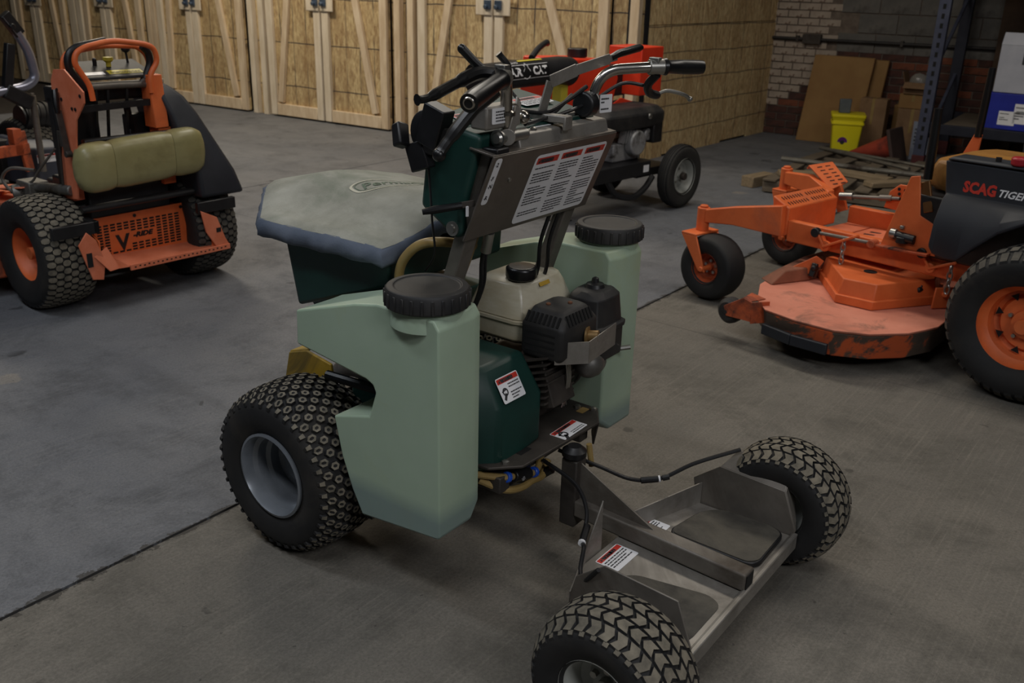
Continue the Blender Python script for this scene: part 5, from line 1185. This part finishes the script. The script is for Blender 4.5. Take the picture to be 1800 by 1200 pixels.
m = MB(); m.tube([tA, tA.lerp(tB, .5), tB, tB+Vector((.14, .03, -.02))], [.083, .084, .086, .095], 28); m.tube([tA-Vector((.02, 0, 0)), tA+Vector((.03, 0, 0))], [.09, .09], 28); dt = bo('discharge_tube', m, M_HOSE)
dx = (tB-tA).normalized(); nrm = Vector((.1, -.93, .34)); nrm = (nrm-dx*nrm.dot(dx)).normalized(); upv = nrm.cross(dx).normalized()
def wrap(mb, r=.0868):   # bend flat lettering (x along the tube, y round it) onto the tube
    out = []
    for x, y, z in mb.v:
        a = y/r; out.append(tuple(tA+dx*x+(nrm*math.cos(a)+upv*math.sin(a))*(r+z)))
    mb.v = out; return mb
m = MB(); F3 = ((0, 0, 0), (1, 0, 0), (0, 1, 0))
for k in range(7): m.quad(*F3, .08, .60, -.052+k*.0125, -.0395+k*.0125+.0001, .0005)
obj('tube_label', wrap(m), M_BLK, dt, recalc=False)
m = MB(); m.text('BEAR', (.11, -.028, 0), (1, 0, 0), (0, 1, 0), .068, .002, width=.22, bold=.003); m.text('CAT', (.435, -.028, 0), (1, 0, 0), (0, 1, 0), .068, .002, width=.145, bold=.003); m.text('ECHO', (.22, .05, 0), (1, 0, 0), (0, 1, 0), .024, .002, width=.10)
for q in ((.08, .60, .036, .039), (.08, .60, -.049, -.046)): m.quad(*F3, *q, .002)
obj('tube_lettering', wrap(m), M_WHT, dt, recalc=False)
m = MB(); pts = [(.30, -.035), (.325, -.04), (.345, -.03), (.35, .0), (.338, .012), (.345, .03), (.335, .028), (.325, .04), (.318, .03), (.305, .03), (.312, .012), (.296, -.0)]
m.add([(.375+(x-.322)*1.25, y*1.35, .002) for x, y in pts], [tuple(range(len(pts)))]); obj('bear_emblem', wrap(m), M_WHT, dt, recalc=False)
m = MB(); m.quad(*F3, .34, .58, .068, .084, .002); obj('yellow_band', wrap(m), M_YSTK, dt, recalc=False)
m = MB(); m.tube(spline([(-1.30, .05, 1.12), (-1.18, .1, 1.17), (-1.05, .15, 1.20), (-.98, .2, 1.19)], 6), .02, 10); bo('tube_handle', m, M_HOSE)
m = MB(); m.bx(-1.05, -.98, .0, .08, .78, .98); bo('tube_stay', m, M_YSTK, .004)
# ================================================================== storage corner at the brick wall (local x along the wall, local +y into it)
KR = Matrix.Translation(KO) @ Matrix.Rotation(math.radians(KA), 4, 'Z')
def kthing(name, x, y, z, rz, label, cat, group=None):
    p = KR @ Vector((x, y, z)); return thing(name, tuple(p), KA+rz, label, cat, group)
M_CARD = mat('brown_cardboard', (136, 102, 60), (152, 118, 72), .85, scale=3)
M_CARD2 = mat('pale_cardboard', (120, 92, 64), (142, 112, 82), .85, scale=4, dirt=(92, 68, 46))
M_CORR = mat('cardboard_edge', (98, 66, 34), (120, 84, 48), .9)
M_BYEL = mat('yellow_bucket', (238, 222, 24), (246, 232, 44), .42, scale=3)
M_PURP = mat('purple_print', (92, 34, 110), (110, 44, 128), .5)
M_WOOD = mat('grey_wood', (86, 76, 62), (112, 100, 84), .85, scale=4, stretch=(1, 8, 8), bump=.3)
M_CONE = mat('dirty_orange_cone', (158, 58, 40), (182, 74, 52), .7, dirt=(70, 44, 38), dpos=(.5, .7))
M_CONEB = mat('cone_base_rubber', (60, 46, 42), (78, 60, 54), .8)
# big flat cartons leaning on the wall
for (x, y0, w, h, lab) in ((.50, -.31, .64, .90, 'large flat brown carton leaning against the brick wall'), (.75, -.215, .52, .88, 'second flat carton leaning behind the large one, showing its edge at the right')):
    t = kthing('flat_carton', x, y0, 0, 0, lab, 'carton')
    lean = .15 if y0 < -.25 else .13; th = .055
    m = MB(); m.loft([[(0, 0, 0), (w, 0, 0), (w, th, 0), (0, th, 0)], [(.05, lean, h), (w+.04, lean, h-.005), (w+.04, lean+th, h), (.05, lean+th, h)]]); obj('carton_body', m, M_CARD, t, bevel=.006)
    m = MB(); m.loft([[(w+.002, .004, .01), (w+.004, .004, .01), (w+.004, th-.004, .01), (w+.002, th-.004, .01)], [(w+.040, lean+.004, h-.02), (w+.044, lean+.004, h-.02), (w+.044, lean+th-.004, h-.02), (w+.040, lean+th-.004, h-.02)]]); obj('carton_edge', m, M_CORR, t)
# square yellow pail with a grey plastic piece on top
b = kthing('pail', 1.13, -.68, 0, 18, 'square yellow plastic pail in front of the leaning carton', 'bucket')
q = lambda h_, z: [(x, y, z) for x, y in rbox(-h_*1.06, h_*1.06, -h_*1.06, h_*1.06, .03)]
m = MB(); m.loft([q(.118, .0), q(.122, .01), q(.142, .30)]); bd = obj('pail_body', m, M_BYEL, b, bevel=.004)
m = MB(); m.loft([q(.152, .285), q(.152, .30), q(.146, .305), q(.146, .33), q(.152, .335), q(.156, .35)]); obj('pail_rim', m, M_BYEL, b)
m = MB(); m.loft([q(.158, .352), q(.160, .356), q(.160, .378), q(.150, .384)]); obj('lid', m, M_BYEL, b, bevel=.003)
m = MB(); m.lathe([(.048, 0), (.048, .0012)], (-.03, -.1355, .11), (0, -1, -.085), 24); pp = obj('purple_seal', m, M_PURP, b)
m = MB(); m.lathe([(.012, .0013), (.022, .0013), (.022, .002), (.012, .002)], (-.03, -.1355, .105), (0, -1, -.085), 14); obj('seal_print', m, M_INK, b, kind='stuff')
g = kthing('plastic_bracket', 1.09, -.70, .385, 25, 'small grey plastic piece standing on the lid of the yellow pail', 'bracket')
m = MB(); m.loft([[(-.055, -.03, 0), (.055, -.03, 0), (.055, .03, 0), (-.055, .03, 0)], [(-.06, -.012, .14), (.06, -.012, .14), (.06, .012, .14), (-.06, .012, .14)]]); obj('shell', m, mat('grey_plastic', (74, 80, 84), (92, 98, 100), .6), g, bevel=.008)
# cartons behind the pail
def carton(x, y, z, w, d, h, rz, lab, m_=M_CARD2, open_=False):
    t = kthing('carton', x, y, z, rz, lab, 'carton')
    m = MB(); m.bx(0, w, 0, d, 0, h); bdy = obj('box_body', m, m_, t, bevel=.005)
    m = MB(); m.bx(w*.45, w*.55, -.0015, -.0002, h*.5, h); m.bx(w*.45, w*.55, -.001, d, h+.0002, h+.0012); obj('tape', m, M_TAN, t)
    if open_:
        m = MB(); m.plate([(0, 0, h), (w, 0, h), (w, -.06, h-.05), (0, -.06, h-.05)], .004); obj('flap', m, m_, t)
        m = MB(); m.plate([(0, d, h), (0, 0, h), (-.03, 0, h+.10), (-.03, d, h+.10)], .004); obj('flap', m, m_, t)
    return t
carton(1.165, -.43, 0, .27, .16, .52, 0, 'upright pale carton directly behind the yellow pail')
carton(1.45, -.15, 0, .10, .12, .45, 0, 'narrow dark carton between the two taller cartons', M_CARD)
carton(1.58, -.55, 0, .28, .3, .46, 0, 'pale carton at the foot of the rack upright, under the small carton')
carton(1.56, -.50, .462, .27, .26, .14, 0, 'small closed carton lying on the pale carton', M_CARD)
carton(1.59, -.52, .604, .22, .22, .11, 0, 'open-topped small carton at the top of the stack', M_CARD2, True)
t = kthing('parts_bag', 1.70, -.42, .616, 0, 'clear bag of parts sticking out of the open carton', 'bag')
m = MB(); m.ball((0, 0, .10), .075, (1.2, .9, 1.2), 12); m.ball((.05, .02, .13), .05, (1.2, .9, .8), 10); obj('bag_film', m, mat('bag_plastic', (120, 116, 110), (150, 146, 138), .25), t)
t = kthing('label_card', 1.87, -.72, 0, 14, 'tall pale printed card leaning on the pale carton beside the rack upright', 'card')
m = MB(); m.loft([[(-.08, 0, 0), (.08, 0, 0), (.08, .01, 0), (-.08, .01, 0)], [(-.08, .10, .36), (.08, .10, .36), (.08, .11, .36), (-.08, .11, .36)]]); obj('card', m, mat('card_grey', (120, 126, 140), (136, 142, 156), .8), t, bevel=.002)
m = MB(); row_print(m, (-.08, -.002, .02), (1, 0, 0), (0, .27, .96), .02, .14, .30, .12, 5, .4); obj('print', m, M_INK, t, recalc=False)
# traffic cone lying on its side
c = kthing('traffic_cone', 1.29, -1.06, .085, 0, 'dirty orange traffic cone lying on its side behind the pallet', 'cone')
m = MB(); ax = Vector((1, -.15, .31)).normalized(); m.lathe([(.022, 0), (.026, .004), (.12, .44), (.135, .47)], (0, 0, -.05), ax, 24); obj('cone_body', m, M_CONE, c)
m = MB(); p = Vector((0, 0, -.05))+ax*.48; d, s1, u1 = frame_for(ax); R_ = Matrix((d, s1, u1)).transposed(); m.box(p, (.035, .34, .34), R_); obj('cone_base', m, M_CONEB, c, bevel=.01)
# pallets, planks and pipes on the floor
pal = kthing('pallet', 1.78, -2.80, 0, 3, 'grey wooden pallet on the floor behind the orange mower', 'pallet')
for y in (-.42, 0, .42):
    m = MB(); m.box((0, y, .055), (1.2, .05, .09)); obj('stringer', m, M_WOOD, pal, bevel=.004, seg=1)
for k in range(7):
    m = MB(); m.box((-.54+.18*k, 0, .112), (.11, .95, .018), rotm(0, 0, rnd.uniform(-1, 1))); obj('slat', m, M_WOOD, pal, bevel=.003, seg=1)
pal2 = kthing('pallet', 1.78, -1.80, 0, -3, 'second wooden pallet lying behind the first, beyond the long pipe', 'pallet')
for y in (-.3, 0, .3):
    m = MB(); m.box((0, y, .05), (1.3, .05, .085)); obj('stringer', m, M_WOOD, pal2, bevel=.004, seg=1)
for k in range(5):
    m = MB(); m.box((-.58+.29*k, 0, .102), (.12, .72, .016), rotm(0, 0, rnd.uniform(-2, 2))); obj('slat', m, M_WOOD, pal2, bevel=.003, seg=1)
M_PIPE = mat('grey_pipe', (96, 92, 84), (120, 116, 106), .5, .4, dirt=(60, 50, 42))
for i, (p, q, r, lab) in enumerate((((1.06, -2.42, .145), (2.42, -2.40, .145), .022, 'long grey steel pipe lying across the front pallet'), ((1.12, -1.48, .1305), (2.08, -2.08, .1305), .018, 'thin grey pipe lying slantwise across the rear pallet'), ((1.25, -1.50, .1265), (2.25, -1.86, .1265), .014, 'thinnest rod lying on the rear pallet just behind the slanting pipe'))):
    a = kthing('pipe', *p, 0, lab, 'pipe'); m = MB(); d_ = Vector(q)-Vector(p); m.tube([(0, 0, 0), d_*.5, d_], r, 10); obj('pipe_tube', m, M_PIPE, a)
for i, (x, y, z, L, a, lab) in enumerate(((1.45, -3.02, .1225, .40, 28, 'short pale plank lying on the front pallet near its left end'), (1.80, -2.75, .1225, .6, -14, 'wider plank lying across the middle of the front pallet'), (2.12, -2.95, .1225, .4, 50, 'stubby plank at the right end of the front pallet'), (1.07, -3.0, .0, .32, 75, 'pale timber block on the floor at the pallet corner'))):
    t = kthing('plank', x, y, z, a, lab, 'plank'); m = MB(); m.box((0, 0, .024 if i < 3 else .045), (L, .12, .04 if i < 3 else .09)); obj('board', m, mat('pale_plank', (118, 102, 78), (142, 124, 98), .8, stretch=(1, 8, 8)), t, bevel=.004, seg=1)
# steel rack with slotted uprights
M_RACK = mat('slate_rack_steel', (70, 74, 92), (88, 92, 110), .5, .4)
M_RACKD = mat('dark_rack_steel', (30, 32, 42), (44, 46, 56), .55, .4)
rk = kthing('storage_rack', 1.99, -1.33, 0, 0, 'tall steel storage rack with slotted uprights standing against the brick wall', 'rack')
for y, m_ in ((0, M_RACK), (1.12, M_RACKD)):
    for x in ((0, 3.2) if y == 0 else (0, 3.2)):
        m = MB(); m.bx(x-.05, x+.05, y-.003, y, .14, 3.4); m.bx(x-.05, x-.046, y, y+.07, .14, 3.4); m.bx(x+.046, x+.05, y, y+.07, .14, 3.4); up_ = obj('upright', m, m_, rk, bevel=.002)
        m = MB(); m.bx(x-.055, x+.055, y-.006, y+.08, 0, .14); obj('base_sleeve', m, mat('dark_red_base', (64, 22, 22), (84, 30, 28), .7), rk, bevel=.004)
        if x == 0 and y == 0:
            m = MB()
            for k in range(40): m.quad((x, y-.0032, .20+.082*k), (1, 0, 0), (0, 0, 1), -.013, .013, 0, .044, .0006)
            obj('upright_slot', m, M_HOLE, up_, kind='stuff', recalc=False)
for z in (.15, .9, 1.65, 2.4):
    m = MB(); m.bar((0, .05, z), (0, 1.12, z+.65), .03, .03); obj('diagonal_brace', m, M_RACK, rk, bevel=.003)
for z in (.44, 1.9):
    for y in (.0, 1.15):
        m = MB(); m.bx(.06, 3.14, y-.02, y+.03, z-.09, z); obj('beam', m, M_RACKD, rk, bevel=.004)
    for k in range(9):
        m = MB(); m.bx(.16+.33*k, .47+.33*k, .04, 1.12, z-.02, z+.0); obj('deck_board', m, M_WOOD, rk, bevel=.003, seg=1)
M_BBLU = mat('blue_carton', (24, 36, 140), (32, 46, 158), .5); M_BWHT = mat('white_carton', (170, 172, 182), (184, 186, 194), .6)
t = kthing('carton', 2.45, -1.28, .442, -6, 'blue printed carton with shipping label on the rack shelf', 'carton')
m = MB(); m.bx(0, .50, 0, .45, 0, .31); obj('box_body', m, M_BBLU, t, bevel=.005)
for x, z, w, h in ((.14, .04, .14, .12), (.26, .06, .14, .17)):
    m = MB(); m.rrect((x, -.001, z), (1, 0, 0), (0, 0, 1), w, h, .004, .0015); o = obj('shipping_label', m, M_WHT, t)
    m = MB(); row_print(m, (x, -.001, z), (1, 0, 0), (0, 0, 1), .01, w*.6, h*.9, h*.2, 5, .4, None, 0, .003); obj('print', m, M_INK, o, recalc=False, kind='stuff')
m = MB(); [m.quad((.28, -.001, .14), (1, 0, 0), (0, 0, 1), .004*k+.001, .004*k+.003, 0, .03, .004) for k in range(20)]; obj('bar_code', m, M_INK, t, kind='stuff', recalc=False)
t = kthing('carton', 2.50, -1.27, .756, -6, 'white carton with folded-up top stacked on the blue carton', 'carton')
m = MB(); m.bx(0, .5, 0, .4, 0, .40); obj('box_body', m, M_BWHT, t, bevel=.005)
m = MB(); m.plate([(.0, .0, .40), (.5, .0, .40), (.5, .05, .50), (.0, .05, .50)], .006); obj('flap', m, M_BWHT, t)
m = MB(); m.text('[F', (.185, -.001, .27), (1, 0, 0), (0, 0, 1), .11, .001, bold=.003); obj('print', m, M_INK, t, recalc=False, kind='stuff')
t = kthing('carton', 3.1, -1.2, .442, 4, 'brown carton on the rack shelf right of the blue and white cartons', 'carton')
m = MB(); m.bx(0, .45, 0, .45, 0, .5); obj('box_body', m, M_CARD, t, bevel=.005)
t = kthing('brown_board', 2.30, -.07, 0, 0, 'dark brown board leaning upright beside the back rack post', 'board')
m = MB(); m.bx(0, .30, -.05, -.02, 0, 2.2); obj('board', m, mat('dark_brown_board', (62, 46, 32), (80, 60, 42), .8), t, bevel=.003)
